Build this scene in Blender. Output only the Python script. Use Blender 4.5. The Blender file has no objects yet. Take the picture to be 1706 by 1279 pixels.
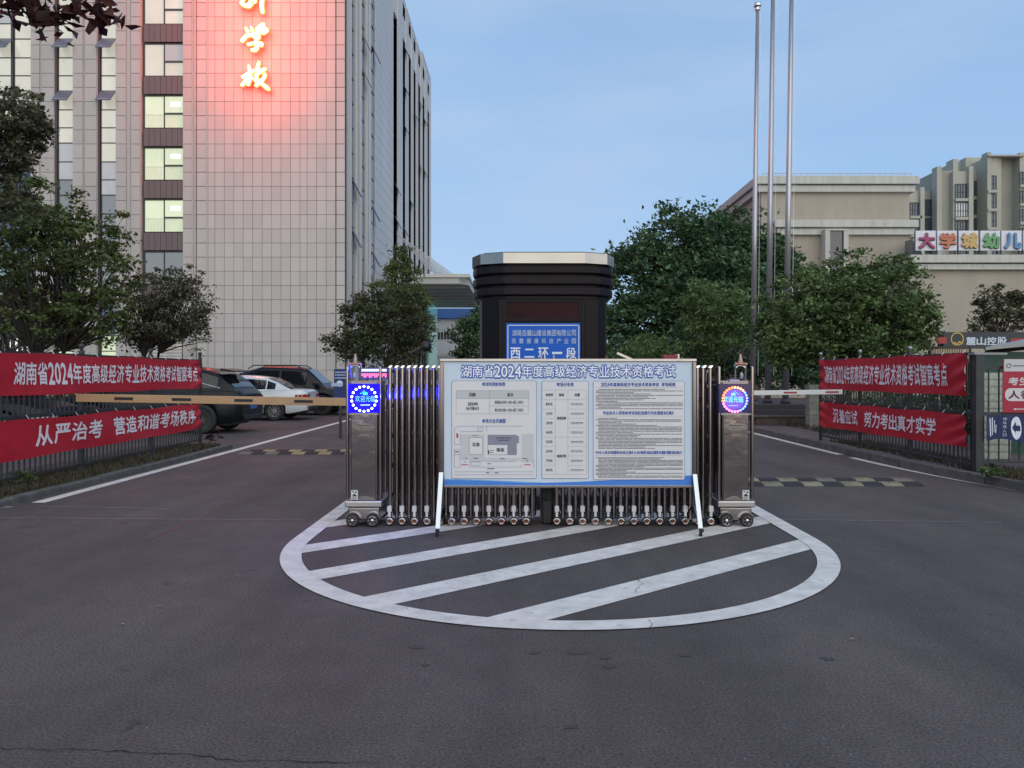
import bpy, math, random
import numpy as np
from mathutils import Vector, Matrix
random.seed(7); rng = np.random.default_rng(7)
R = math.radians
SC = bpy.context.scene; COL = SC.collection

# ---------------------------------------------------------------- camera, sky, sun, exposure
FPX, CAMH, V0, U0 = 1282.0, 1.5, 624.0, 864.0
cam = bpy.data.cameras.new('camera'); camo = bpy.data.objects.new('camera', cam); COL.objects.link(camo)
camo.location = (0, 0, CAMH); camo.rotation_euler = (R(90), 0, 0)
cam.sensor_width = 36; cam.lens = FPX/1706*36
cam.shift_x = -(U0-853)/1706; cam.shift_y = -(639.5-V0)/1706
cam.clip_end = 2000; SC.camera = camo

world = bpy.data.worlds.new('World'); SC.world = world; world.use_nodes = True
wn, wl = world.node_tree.nodes, world.node_tree.links
bg = wn['Background']
SUN_EL, SUN_ROT = 22.0, 166.0
sky = wn.new('ShaderNodeTexSky'); sky.sky_type = 'NISHITA'; sky.sun_disc = False
sky.sun_elevation = R(SUN_EL); sky.sun_rotation = R(SUN_ROT); sky.air_density = 1.0; sky.dust_density = 0.6; sky.ozone_density = 2.0
tc = wn.new('ShaderNodeTexCoord'); mp = wn.new('ShaderNodeMapping'); mp.inputs['Scale'].default_value = (1, 1, 2.2)
wl.new(tc.outputs['Generated'], mp.inputs['Vector'])
nz = wn.new('ShaderNodeTexNoise'); nz.inputs['Scale'].default_value = 1.6; nz.inputs['Detail'].default_value = 3
wl.new(mp.outputs[0], nz.inputs['Vector'])
rp = wn.new('ShaderNodeValToRGB'); rp.color_ramp.elements[0].position = .35; rp.color_ramp.elements[1].position = .8
rp.color_ramp.elements[0].color = (.62, .62, .62, 1); rp.color_ramp.elements[1].color = (.86, .86, .86, 1)
wl.new(nz.outputs[0], rp.inputs[0])
mx = wn.new('ShaderNodeMix'); mx.data_type = 'RGBA'
wl.new(rp.outputs[0], mx.inputs['Factor']); 
hs = wn.new('ShaderNodeHueSaturation'); hs.inputs['Saturation'].default_value = .9
wl.new(sky.outputs[0], hs.inputs['Color'])
wl.new(hs.outputs[0], mx.inputs[6]); mx.inputs[7].default_value = (2.8, 4.5, 7.0, 1)
mp2 = wn.new('ShaderNodeMapping'); mp2.inputs['Scale'].default_value = (1.1, 1.1, 4.5); mp2.inputs['Rotation'].default_value = (0, R(14), 0)
wl.new(tc.outputs['Generated'], mp2.inputs['Vector'])
nw = wn.new('ShaderNodeTexNoise'); nw.inputs['Scale'].default_value = 1.9; nw.inputs['Detail'].default_value = 5; nw.inputs['Roughness'].default_value = .5
wl.new(mp2.outputs[0], nw.inputs['Vector'])
rw = wn.new('ShaderNodeValToRGB'); rw.color_ramp.elements[0].position = .42; rw.color_ramp.elements[1].position = .72
rw.color_ramp.elements[0].color = (0, 0, 0, 1); rw.color_ramp.elements[1].color = (.8, .8, .8, 1); wl.new(nw.outputs[0], rw.inputs[0])
mw = wn.new('ShaderNodeMix'); mw.data_type = 'RGBA'; wl.new(rw.outputs[0], mw.inputs['Factor']); wl.new(mx.outputs[2], mw.inputs[6]); mw.inputs[7].default_value = (3.7, 4.8, 6.6, 1)
wl.new(mw.outputs[2], bg.inputs['Color'])
bg.inputs['Strength'].default_value = 0.098

sl = bpy.data.lights.new('sun', 'SUN'); sl.energy = 1.5; sl.angle = R(90); sl.color = (1, .88, .68)
so = bpy.data.objects.new('sun', sl); COL.objects.link(so)
az = R(SUN_ROT); d = Vector((math.sin(az)*math.cos(R(25)), math.cos(az)*math.cos(R(25)), math.sin(R(25))))
so.rotation_euler = d.to_track_quat('Z', 'Y').to_euler(); so.location = (0, -5, 30)
SC.view_settings.view_transform = 'Standard'; SC.view_settings.look = 'None'
SC.view_settings.gamma = 1; SC.view_settings.use_curve_mapping = False; SC.view_settings.exposure = 0.38

# ---------------------------------------------------------------- helpers
def PX(u, Y): return (u-U0)/FPX*Y
def PZ(v, Y): return CAMH-(v-V0)/FPX*Y
def GY(v, z=0): return (CAMH-z)*FPX/(v-V0)

_m = {}
def mat(name, col, rough=.7, metal=0, var=.0, vs=3.0, bump=0., bs=40., spec=.5, emit=None, es=1., coat=0, island=0., col2=None, trans=0., stretch=(1,1,1), det=4):
    if name in _m: return _m[name]
    m = bpy.data.materials.new(name); m.use_nodes = True; _m[name] = m
    n, l = m.node_tree.nodes, m.node_tree.links; b = n['Principled BSDF']
    b.inputs['Base Color'].default_value = (*col, 1); b.inputs['Roughness'].default_value = rough
    b.inputs['Metallic'].default_value = metal; b.inputs['Specular IOR Level'].default_value = spec
    b.inputs['Coat Weight'].default_value = coat; b.inputs['Coat Roughness'].default_value = .05
    if emit is not None:
        b.inputs['Emission Color'].default_value = (*emit, 1); b.inputs['Emission Strength'].default_value = es
    src = None
    if var or bump or col2:
        t = n.new('ShaderNodeTexCoord'); mpp = n.new('ShaderNodeMapping'); mpp.inputs['Scale'].default_value = stretch
        l.new(t.outputs['Object'], mpp.inputs['Vector'])
    if var or col2:
        z = n.new('ShaderNodeTexNoise'); z.inputs['Scale'].default_value = vs; z.inputs['Detail'].default_value = det; z.inputs['Roughness'].default_value = .6
        l.new(mpp.outputs[0], z.inputs['Vector'])
        r = n.new('ShaderNodeValToRGB'); r.color_ramp.elements[0].position = .3; r.color_ramp.elements[1].position = .7
        c2 = col2 or tuple(min(1, c*(1+var)) for c in col); c1 = col if col2 else tuple(c*(1-var) for c in col)
        r.color_ramp.elements[0].color = (*c1, 1); r.color_ramp.elements[1].color = (*c2, 1)
        l.new(z.outputs[0], r.inputs[0]); l.new(r.outputs[0], b.inputs['Base Color']); src = r.outputs[0]
        if emit is not None and var:
            mm = n.new('ShaderNodeMath'); mm.operation = 'MULTIPLY_ADD'; mm.inputs[1].default_value = es*var*2; mm.inputs[2].default_value = es*(1-var)
            l.new(z.outputs[0], mm.inputs[0]); l.new(mm.outputs[0], b.inputs['Emission Strength'])
    if island:
        g = n.new('ShaderNodeNewGeometry'); h = n.new('ShaderNodeHueSaturation')
        mr = n.new('ShaderNodeMapRange'); mr.inputs[3].default_value = 1-island; mr.inputs[4].default_value = 1+island
        l.new(g.outputs['Random Per Island'], mr.inputs[0]); l.new(mr.outputs[0], h.inputs['Value'])
        if src: l.new(src, h.inputs['Color'])
        else: h.inputs['Color'].default_value = (*col, 1)
        l.new(h.outputs[0], b.inputs['Base Color']); src = h.outputs[0]
    if trans:
        tr = n.new('ShaderNodeBsdfTranslucent'); ms = n.new('ShaderNodeMixShader'); ms.inputs[0].default_value = trans
        if src: l.new(src, tr.inputs[0])
        l.new(b.outputs[0], ms.inputs[1]); l.new(tr.outputs[0], ms.inputs[2]); l.new(ms.outputs[0], n['Material Output'].inputs[0])
    if bump:
        z2 = n.new('ShaderNodeTexNoise'); z2.inputs['Scale'].default_value = bs; z2.inputs['Detail'].default_value = 3
        l.new(mpp.outputs[0], z2.inputs['Vector'])
        bp = n.new('ShaderNodeBump'); bp.inputs['Strength'].default_value = bump; bp.inputs['Distance'].default_value = .01
        l.new(z2.outputs[0], bp.inputs['Height']); l.new(bp.outputs[0], b.inputs['Normal'])
    return m

ORG = {}
def org(o): return ORG.get(o.name, Vector((0, 0, 0))) if o else Vector((0, 0, 0))
def link(name, data, parent=None, loc=(0, 0, 0)):
    o = bpy.data.objects.new(name, data); COL.objects.link(o); o.location = loc
    if parent: o.parent = parent
    return o
def tag(o, label=None, cat=None, group=None, kind=None):
    for k, v in (('label', label), ('category', cat), ('group', group), ('kind', kind)):
        if v: o[k] = v
    return o
def thing(name, label, cat, loc=(0, 0, 0), group=None):
    o = link(name, None, None, loc); o.empty_display_size = .2; ORG[o.name] = Vector(loc)
    return tag(o, label, cat, group)
def sub(o, parent):   # register a part so that its own children are offset correctly (parts sit at local 0)
    ORG[o.name] = org(parent)+Vector(o.location); return o

class MB:
    def __init__(s): s.v = []; s.f = []; s.mi = []; s.cur = 0
    def add(s, vs, fs):
        b = len(s.v); s.v += [tuple(p) for p in vs]; s.f += [tuple(i+b for i in f) for f in fs]; s.mi += [s.cur]*len(fs); return s
    def box(s, x0, x1, y0, y1, z0, z1):
        if x0 > x1: x0, x1 = x1, x0
        if y0 > y1: y0, y1 = y1, y0
        if z0 > z1: z0, z1 = z1, z0
        return s.add([(x0,y0,z0),(x1,y0,z0),(x1,y1,z0),(x0,y1,z0),(x0,y0,z1),(x1,y0,z1),(x1,y1,z1),(x0,y1,z1)],
                     [(3,2,1,0),(4,5,6,7),(0,1,5,4),(1,2,6,5),(2,3,7,6),(3,0,4,7)])
    def quad(s, a, b, c, d): return s.add([a, b, c, d], [(0, 1, 2, 3)])
    def tube(s, pts, rs, n=8, cap=True):
        pts = [Vector(p) for p in pts]
        if not hasattr(rs, '__len__'): rs = [rs]*len(pts)
        vs = []; fs = []
        for i, p in enumerate(pts):
            t = (pts[min(i+1, len(pts)-1)]-pts[max(i-1, 0)]).normalized()
            a = t.orthogonal().normalized() if abs(t.z) < .99 else Vector((1, 0, 0)); b = t.cross(a).normalized(); a = b.cross(t)
            if abs(t.z) < .99: a = Vector((0, 0, 1)).cross(t).normalized(); b = t.cross(a)
            for k in range(n):
                th = 2*math.pi*(k+.5)/n; vs.append(p+(a*math.cos(th)+b*math.sin(th))*rs[i])
        for i in range(len(pts)-1):
            for k in range(n):
                k2 = (k+1) % n; fs.append((i*n+k, i*n+k2, (i+1)*n+k2, (i+1)*n+k))
        if cap: fs.append(tuple(range(n-1, -1, -1))); fs.append(tuple((len(pts)-1)*n+k for k in range(n)))
        return s.add(vs, fs)
    def bar(s, p0, p1, w, h, up=(0, 0, 1)):   # rectangular bar
        p0, p1 = Vector(p0), Vector(p1); t = (p1-p0).normalized(); a = t.cross(Vector(up)).normalized(); b = a.cross(t)
        vs = []
        for p in (p0, p1):
            for sa, sb in ((-1, -1), (1, -1), (1, 1), (-1, 1)): vs.append(p+a*sa*w/2+b*sb*h/2)
        return s.add(vs, [(0,1,2,3),(7,6,5,4),(0,4,5,1),(1,5,6,2),(2,6,7,3),(3,7,4,0)])
    def prism(s, poly, axis, c0, c1):   # poly 2D list; axis 'x','y','z'
        f = {'x': lambda p, c: (c, p[0], p[1]), 'y': lambda p, c: (p[0], c, p[1]), 'z': lambda p, c: (p[0], p[1], c)}[axis]
        n = len(poly); vs = [f(p, c0) for p in poly]+[f(p, c1) for p in poly]
        fs = [tuple(range(n)), tuple(range(2*n-1, n-1, -1))]+[(i, n+i, n+(i+1) % n, (i+1) % n) for i in range(n)]
        return s.add(vs, fs)
    def lathe(s, prof, c, axis='z', n=20):   # prof (r, h)
        vs = []; fs = []; c = Vector(c)
        for r, h in prof:
            for k in range(n):
                th = 2*math.pi*k/n; a, b = r*math.cos(th), r*math.sin(th)
                vs.append(c+Vector({'z': (a, b, h), 'y': (a, h, b), 'x': (h, a, b)}[axis]))
        for i in range(len(prof)-1):
            for k in range(n): fs.append((i*n+k, i*n+(k+1) % n, (i+1)*n+(k+1) % n, (i+1)*n+k))
        return s.add(vs, fs)
    def mesh(s, name, mats, smooth=False, off=Vector((0, 0, 0)), fix=True):
        me = bpy.data.meshes.new(name); me.from_pydata([(p[0]-off.x, p[1]-off.y, p[2]-off.z) for p in s.v], [], s.f)
        for m in (mats if isinstance(mats, (list, tuple)) else [mats]): me.materials.append(m)
        if any(s.mi): me.polygons.foreach_set('material_index', s.mi)
        me.update()
        if smooth: me.polygons.foreach_set('use_smooth', [True]*len(me.polygons))
        if fix and len(s.f) < 60000:
            import bmesh
            bm = bmesh.new(); bm.from_mesh(me); bmesh.ops.recalc_face_normals(bm, faces=bm.faces); bm.to_mesh(me); bm.free()
        return me
    def build(s, name, mats, parent=None, smooth=False, bevel=0, seg=2, fix=True):
        o = link(name, s.mesh(name, mats, smooth, org(parent), fix), parent)
        if bevel:
            b = o.modifiers.new('bevel', 'BEVEL'); b.width = bevel; b.segments = seg; b.limit_method = 'ANGLE'; b.angle_limit = R(40)
        return sub(o, parent)
def inst(name, mesh, parent, loc, rot=None):
    o = link(name, mesh, parent, Vector(loc)-org(parent))
    if rot: o.rotation_euler = rot
    return sub(o, parent)
def copy_tree(o, parent=None, label=None, loc=None):
    c = o.copy(); COL.objects.link(c); c.parent = parent
    if label: c['label'] = label
    if loc is not None: c.location = loc
    for ch in list(o.children): copy_tree(ch, c)
    return c

_tm = {}
def fat(mb, fn, v_, f_, r, n=6):
    """glyph fattened by copies shifted round a ring; fn(p, k) -> xyz with k the layer number"""
    mb.add([fn(p, 0) for p in v_], f_)
    if r > 0:
        for j in range(n):
            a = 2*math.pi*(j+.5)/n; q = np.array([math.cos(a), math.sin(a)])*r
            mb.add([fn(p+q, j+1) for p in v_], f_)
def text_np(body, off=0., res=3, sp=1.):
    off = 0.
    k = (body, off, res, sp)
    if k in _tm: return _tm[k]
    cu = bpy.data.curves.new('t', 'FONT'); cu.body = body; cu.size = 1; cu.resolution_u = res; cu.offset = off; cu.fill_mode = 'FRONT' if False else 'BOTH'
    cu.space_character = sp
    o = bpy.data.objects.new('t', cu); COL.objects.link(o)
    dg = bpy.context.evaluated_depsgraph_get(); me = bpy.data.meshes.new_from_object(o.evaluated_get(dg))
    v = np.empty(len(me.vertices)*3); me.vertices.foreach_get('co', v); v = v.reshape(-1, 3)[:, :2]
    f = [tuple(p.vertices) for p in me.polygons]
    bpy.data.objects.remove(o); bpy.data.curves.remove(cu); bpy.data.meshes.remove(me)
    _tm[k] = (v, f); return _tm[k]
def text_into(mb, body, mapf, s0, s1, t0, t1, off=.015, res=3, fit=True, depth=None):
    """place text in the box s0..s1 (along) x t0..t1 (up); mapf(s,t)->xyz"""
    v, f = text_np(body, off, res)
    if not len(v): return
    mn, mxx = v.min(0), v.max(0); w, h = mxx-mn
    if fit: kx, ky = (s1-s0)/w, (t1-t0)/h
    else:
        ky = (t1-t0)/h; kx = ky; c = (s0+s1)/2; s0 = c-w*kx/2
    pts = [mapf(s0+(p[0]-mn[0])*kx, t0+(p[1]-mn[1])*ky) for p in v]
    mb.add(pts, f)

# ---------------------------------------------------------------- materials
def asphalt():
    m = mat('asphalt', (.075, .069, .073), .82, bump=.8, bs=130, spec=.35)
    n, l = m.node_tree.nodes, m.node_tree.links; b = n['Principled BSDF']
    t = n.new('ShaderNodeTexCoord')
    def noise(sc, det, st=(1, 1, 1)):
        mp = n.new('ShaderNodeMapping'); mp.inputs['Scale'].default_value = st; l.new(t.outputs['Object'], mp.inputs[0])
        z = n.new('ShaderNodeTexNoise'); z.inputs['Scale'].default_value = sc; z.inputs['Detail'].default_value = det; z.inputs['Roughness'].default_value = .65
        l.new(mp.outputs[0], z.inputs[0]); return z.outputs[0]
    def ramp(src, p0, c0, p1, c1):
        r = n.new('ShaderNodeValToRGB'); e = r.color_ramp.elements
        e[0].position, e[1].position = p0, p1; e[0].color = (*c0, 1); e[1].color = (*c1, 1); l.new(src, r.inputs[0]); return r.outputs[0]
    def mul(a, c, f=1., bt='MULTIPLY'):
        x = n.new('ShaderNodeMix'); x.data_type = 'RGBA'; x.blend_type = bt
        if hasattr(f, 'links'): l.new(f, x.inputs[0])
        else: x.inputs[0].default_value = f
        l.new(a, x.inputs[6])
        if hasattr(c, 'links'): l.new(c, x.inputs[7])
        else: x.inputs[7].default_value = (*c, 1)
        return x.outputs[2]
    base = ramp(noise(.25, 5), .3, (.092, .079, .074), .7, (.117, .101, .095))
    base = mul(base, ramp(noise(1.1, 5, (1, .35, 1)), .35, (.82, .80, .82), .65, (1.1, 1.08, 1.08)))
    base = mul(base, ramp(noise(75, 4), .32, (.42, .42, .42), .68, (1.65, 1.62, 1.6)))
    base = mul(base, ramp(noise(210, 2), .35, (.7, .7, .7), .65, (1.3, 1.3, 1.3)))
    base = mul(base, ramp(noise(.9, 3, (1, .06, 1)), .38, (.84, .84, .85), .6, (1.06, 1.05, 1.05)))
    base = mul(base, ramp(noise(4.5, 5), .3, (.9, .89, .9), .7, (1.07, 1.07, 1.07)))
    vz = n.new('ShaderNodeTexVoronoi'); vz.inputs['Scale'].default_value = 22; l.new(t.outputs['Object'], vz.inputs[0])
    sp = ramp(vz.outputs['Distance'], .05, (1, 1, 1), .11, (0, 0, 0))
    zz = ramp(noise(9, 2), .56, (0, 0, 0), .62, (1, 1, 1)); gate = mul(sp, zz)
    base = mul(base, (.33, .31, .30), gate, 'MIX')
    st = ramp(noise(2.6, 4), .66, (0, 0, 0), .72, (1, 1, 1)); base = mul(base, (.55, .55, .55), st)
    l.new(base, b.inputs['Base Color'])
    l.new(ramp(noise(.6, 4), .3, (.62, .62, .62), .7, (.9, .9, .9)), b.inputs['Roughness'])
    return m
M_ASP = asphalt()
M_LINE = mat('road_paint', (.70, .65, .60), .75, var=.2, vs=6, bump=.4, bs=110, det=9)
def worn(m, dark, lo, hi, sc=9):
    n, l = m.node_tree.nodes, m.node_tree.links; b = n['Principled BSDF']; src = b.inputs['Base Color'].links[0].from_socket
    t = n.new('ShaderNodeTexCoord'); z = n.new('ShaderNodeTexNoise'); z.inputs['Scale'].default_value = sc; z.inputs['Detail'].default_value = 11; z.inputs['Roughness'].default_value = .78
    l.new(t.outputs['Object'], z.inputs[0]); r = n.new('ShaderNodeValToRGB'); r.color_ramp.elements[0].position = lo; r.color_ramp.elements[1].position = hi
    r.color_ramp.elements[0].color = (0, 0, 0, 1); r.color_ramp.elements[1].color = (.85, .85, .85, 1); l.new(z.outputs[0], r.inputs[0])
    x = n.new('ShaderNodeMix'); x.data_type = 'RGBA'; l.new(r.outputs[0], x.inputs[0]); l.new(src, x.inputs[6]); x.inputs[7].default_value = (*dark, 1); l.new(x.outputs[2], b.inputs['Base Color'])
worn(M_LINE, (.16, .145, .135), .60, .68)
M_LINE2 = mat('worn_road_paint', (.24, .22, .23), .8, var=.35, vs=9)
M_KERB = mat('kerb_concrete', (.105, .10, .092), .9, var=.35, vs=5, bump=.4, bs=60)
M_DIRT = mat('verge_soil', (.050, .042, .030), .95, var=.4, vs=6, bump=.8, bs=30)
M_PAVER = mat('paving', (.125, .095, .095), .85, var=.25, vs=4, bump=.3)
M_GRASS = mat('grass_blades', (.060, .050, .024), .8, island=.5)
M_PANEL = mat('facade_panel', (.425, .418, .398), .42, var=.07, vs=.5, stretch=(1, 1, .25), spec=.4, det=6)
M_PANEL2 = mat('facade_pier_panel', (.385, .378, .36), .45, var=.08, vs=.5, stretch=(1, 1, .25), spec=.4, det=6)
def tone(m, k):   # every loose panel its own slight tone
    n, l = m.node_tree.nodes, m.node_tree.links; b = n['Principled BSDF']; src = b.inputs['Base Color'].links[0].from_socket
    oi = n.new('ShaderNodeObjectInfo'); g = n.new('ShaderNodeNewGeometry'); ad = n.new('ShaderNodeMath'); ad.operation = 'ADD'; fr = n.new('ShaderNodeMath'); fr.operation = 'FRACT'
    l.new(oi.outputs['Random'], ad.inputs[0]); l.new(g.outputs['Random Per Island'], ad.inputs[1]); l.new(ad.outputs[0], fr.inputs[0])
    mr = n.new('ShaderNodeMapRange'); mr.inputs[3].default_value = 1-k; mr.inputs[4].default_value = 1+k; l.new(fr.outputs[0], mr.inputs[0])
    h = n.new('ShaderNodeHueSaturation'); l.new(mr.outputs[0], h.inputs['Value']); l.new(src, h.inputs['Color']); l.new(h.outputs[0], b.inputs['Base Color'])
tone(M_PANEL, .055); tone(M_PANEL2, .05)
M_JOINT = mat('facade_joint', (.11, .105, .11), .9)
M_SPAN = mat('brown_spandrel', (.115, .090, .092), .5, var=.12, vs=2, stretch=(8, 1, .3))
M_FRAME = mat('dark_window_frame', (.03, .033, .037), .4)
M_GLASSD = mat('window_glass_dim', (.05, .075, .10), .04, spec=1., coat=1., var=.3, vs=.2)
M_GLASSS = mat('side_window_glass', (.045, .045, .055), .12, spec=.8)
def lit(name, c, s): return mat(name, (.2, .2, .19), .08, spec=.7, emit=c, es=s, var=.22, vs=.45, stretch=(1, 1, .6))
M_LITC = lit('lit_window_cream', (1, .97, .80), .34)
M_LITG = lit('lit_window_green', (.86, 1, .62), .46)
M_LITB = lit('lit_window_grey', (.72, .78, .86), .22)
M_LITT = lit('lit_window_teal', (.25, .70, .62), .16)
M_TUBEL = mat('room_lamp', (1, 1, 1), emit=(.95, 1, 1), es=1.1)
M_INK = mat('room_railing', (.62, .68, .55), .6)
M_STEEL = mat('brushed_steel', (.40, .37, .36), .22, 1, var=.12, vs=6, stretch=(1, 1, .2))
M_STEELD = mat('dark_steel', (.24, .21, .21), .2, 1)
M_CHROME = mat('chrome', (.75, .74, .73), .1, 1)
M_WHITECAP = mat('polished_cap', (.85, .85, .85), .25, .6)
M_BLACK = mat('black_plastic', (.012, .012, .014), .45)
M_RUBBER = mat('rubber', (.018, .018, .018), .8)
M_ORANGE = mat('amber_wheel_hub', (.20, .05, .03), .4)
M_KIOSK = mat('kiosk_dark_metal', (.010, .007, .010), .34, spec=.14)
M_KGLASS = mat('kiosk_glass', (.006, .004, .006), .2, spec=.12)
M_FENCE = mat('fence_paint', (.030, .034, .036), .5, var=.25, vs=9)
M_RED = mat('banner_red', (.50, .007, .024), .55, var=.12, vs=4, bump=.0)
M_WTEXT = mat('banner_white', (.86, .78, .80), .7)
M_PRINTW = mat('print_white', (.80, .83, .86), .6)
M_BARK = mat('bark', (.040, .032, .028), .95, var=.4, vs=8, bump=.6, bs=30)

# ---------------------------------------------------------------- ground
def sheet(name, pts, z, m, kind='structure', parent=None):
    mb = MB(); mb.add([(x, y, z) for x, y in pts], [tuple(range(len(pts)))]); o = mb.build(name, m, parent)
    if kind: o['kind'] = kind
    return o
sheet('ground', [(-400, -40), (400, -40), (400, 900), (-400, 900)], 0, M_ASP)
# verges: raised strips behind the kerbs
def strip_pts(xf, ys): return [(xf(y), y) for y in ys]
def raised(name, outline, z, m, kind='structure'):
    mb = MB(); mb.prism(outline, 'z', -.05, z); o = mb.build(name, m); o['kind'] = kind; return o
raised('verge', [(-5.95, 2), (-5.95, 15.6), (-7.5, 15.6), (-7.5, 2)], .075, M_DIRT)
kx = lambda y: 6.12 if y > 13 else 6.12+.032*(13-y)**2
ys = [30, 26, 22, 18, 15, 13, 12, 11, 10, 9, 8.4]
raised('pavement', [(kx(y)+.14, y) for y in ys]+[(12, 8.0), (40, 8.0), (40, 30)], .12, M_PAVER)
kb = thing('kerb', 'low worn concrete kerb edging the soil strip under the left fence', 'kerb', (-5.9, 9, 0))
kb['kind'] = 'structure'
for i in range(14):
    y0 = 2+i*.98
    MB().box(-5.95, -5.83, y0, y0+.96, -.02, .075+.02*random.random()).build('kerb_stone', M_KERB, kb, bevel=.02)
kb = thing('kerb', 'low concrete kerb edging the paving under the right fence', 'kerb', (6.1, 12, 0)); kb['kind'] = 'structure'
yy = 8.5
while yy < 29:
    L = .96; a = (kx(yy), yy); b = (kx(yy+L), yy+L)
    MB().prism([a, b, (b[0]+.135, b[1]), (a[0]+.135, a[1])], 'z', -.02, .13+.006*random.random()).build('kerb_stone', M_KERB, kb, bevel=.012); yy += .985
# painted lines
def ribbon(name, pts, w, z, m, closed=False):
    mb = MB(); vs = []; n = len(pts)
    for i in range(n):
        p0 = Vector(pts[max(i-1, 0)]); p1 = Vector(pts[min(i+1, n-1)]); t = (p1-p0).normalized(); nn = Vector((-t.y, t.x))
        ww = w[i] if hasattr(w, '__len__') else w
        vs += [(*(Vector(pts[i])+nn*ww/2), z), (*(Vector(pts[i])-nn*ww/2), z)]
    mb.add(vs, [(2*i, 2*i+1, 2*i+3, 2*i+2) for i in range(n-1)]); o = mb.build(name, m); o['kind'] = 'structure'; return o
ribbon('edge_line', [(-5.62, y) for y in np.arange(9.0, 60, 1)], .16, .004, M_LINE)
ribbon('edge_line', [(6.02, y) for y in np.arange(14.4, 60, 1)], .15, .004, M_LINE)
ribbon('edge_line', [(6.02+(.03*(13.9-y)**2 if y < 13.9 else 0), y) for y in np.arange(13.9, 8, -.3)], .14, .004, M_LINE)
ribbon('edge_line', [(-5.7-.5*(8.9-y), y) for y in np.arange(8.75, 7, -.3)], .12, .004, M_LINE2)
for (a, b) in (((PX(280, 8.6), 8.6), (PX(60, 8.75), 8.75)), ((PX(20, 10.0), 8.1), (PX(520, 8.2), 7.92)), ((PX(1262, 7.3), 8.0), (PX(1700, 7.5), 7.8))):
    ribbon('worn_line', [a, ((a[0]+b[0])/2, (a[1]+b[1])/2), b], .02, .004, M_LINE2)
# the rounded hatch in front of the gate
CX, CY, EA, EB = .33, 7.0, 2.38, 2.5
pts = [(CX-EA, 9.3), (CX-EA, 8.2)]+[(CX-EA*math.cos(t), CY-EB*math.sin(t)) for t in np.linspace(0, math.pi, 60)]+[(CX+EA, 8.2), (CX+EA, 9.3)]
BW = .17
inner = [(CX-EA+BW, 9.3), (CX-EA+BW, 8.2)]+[(CX-(EA-BW)*math.cos(t), CY-(EB-BW)*math.sin(t)) for t in np.linspace(0, math.pi, 60)]+[(CX+EA-BW, 8.2), (CX+EA-BW, 9.3)]
mb = MB(); n = len(pts)
mb.add([(*p, .008) for p in pts]+[(*p, .008) for p in inner], [(i, i+1, n+i+1, n+i) for i in range(n-1)])
o = mb.build('hatched_marking', M_LINE); o['kind'] = 'structure'
th = R(39.3); D = Vector((math.cos(th), math.sin(th))); N = Vector((-math.sin(th), math.cos(th)))
def inside(p):
    if p.y > CY: return abs(p.x-CX) < EA-.05 and p.y < 9.3
    return ((p.x-CX)/(EA-.06))**2+((p.y-CY)/(EB-.06))**2 < 1
for k in range(5):
    ends = []
    for dd in (3.52+.877*k, 3.52+.877*k+.275):
        ss = [s for s in np.arange(-4, 12, .01) if inside(N*dd+D*s)]
        ends.append((N*dd+D*ss[0], N*dd+D*ss[-1]))
    (a0, a1), (b0, b1) = ends
    m_ = MB(); q = 12
    vs = [(*(a0.lerp(a1, i/q)), .004) for i in range(q+1)]+[(*(b0.lerp(b1, i/q)), .004) for i in range(q+1)]
    m_.add(vs, [(i, i+1, q+2+i, q+1+i) for i in range(q)]); o = m_.build('hatched_marking', M_LINE); o['kind'] = 'structure'
# cracks and small stains
M_CRACK = mat('crack', (.012, .011, .012), .95)
def crack(pts, w, z=.003):
    out = []; 
    for i in range(len(pts)-1):
        a, b = Vector(pts[i]), Vector(pts[i+1]); n_ = max(2, int((b-a).length/.03))
        for j in range(n_):
            out.append(tuple(a.lerp(b, j/n_)+Vector((random.uniform(-.008, .008), random.uniform(-.008, .008)))))
    ribbon('asphalt_crack', out, [w*random.uniform(.25, 1.2) for _ in out], z, M_CRACK)
G = lambda u, v: (PX(u, GY(v)), GY(v))
crack([G(-40, 1247), G(140, 1250), G(300, 1256), G(400, 1268), G(600, 1270), G(650, 1272)], .006)
crack([G(1060, 964), G(1070, 975), G(1058, 985), G(1065, 992)], .004, .0095)
crack([G(1080, 1035), G(1088, 1041), G(1080, 1050)], .004, .0105)
crack([G(700, 1003), G(712, 997)], .01, .0095)
M_RUST = mat('faded_red_line', (.17, .07, .07), .85, var=.3, vs=12)
ribbon('faded_line', [G(440, 826), G(360, 850), G(300, 878), G(230, 905)], [.03, .025, .03, .012], .003, M_RUST)
M_STAIN = mat('oil_stain', (.058, .050, .047), .75)
for (u, v, r) in ((694, 1078, .035), (892, 1087, .03), (962, 1086, .045), (1008, 1095, .03), (1016, 1110, .03), (1140, 1092, .03), (952, 1211, .025), (1378, 1098, .03), (708, 1108, .02), (1120, 1000, .0)):
    if r:
        c = G(u, v); rr = [r*random.uniform(.6, 1.2) for _ in range(12)]
        o = sheet('oil_stain', [(c[0]+rr[i]*1.2*math.cos(i*math.pi/6), c[1]+rr[i]*math.sin(i*math.pi/6)) for i in range(12)], .003, M_STAIN)
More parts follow.
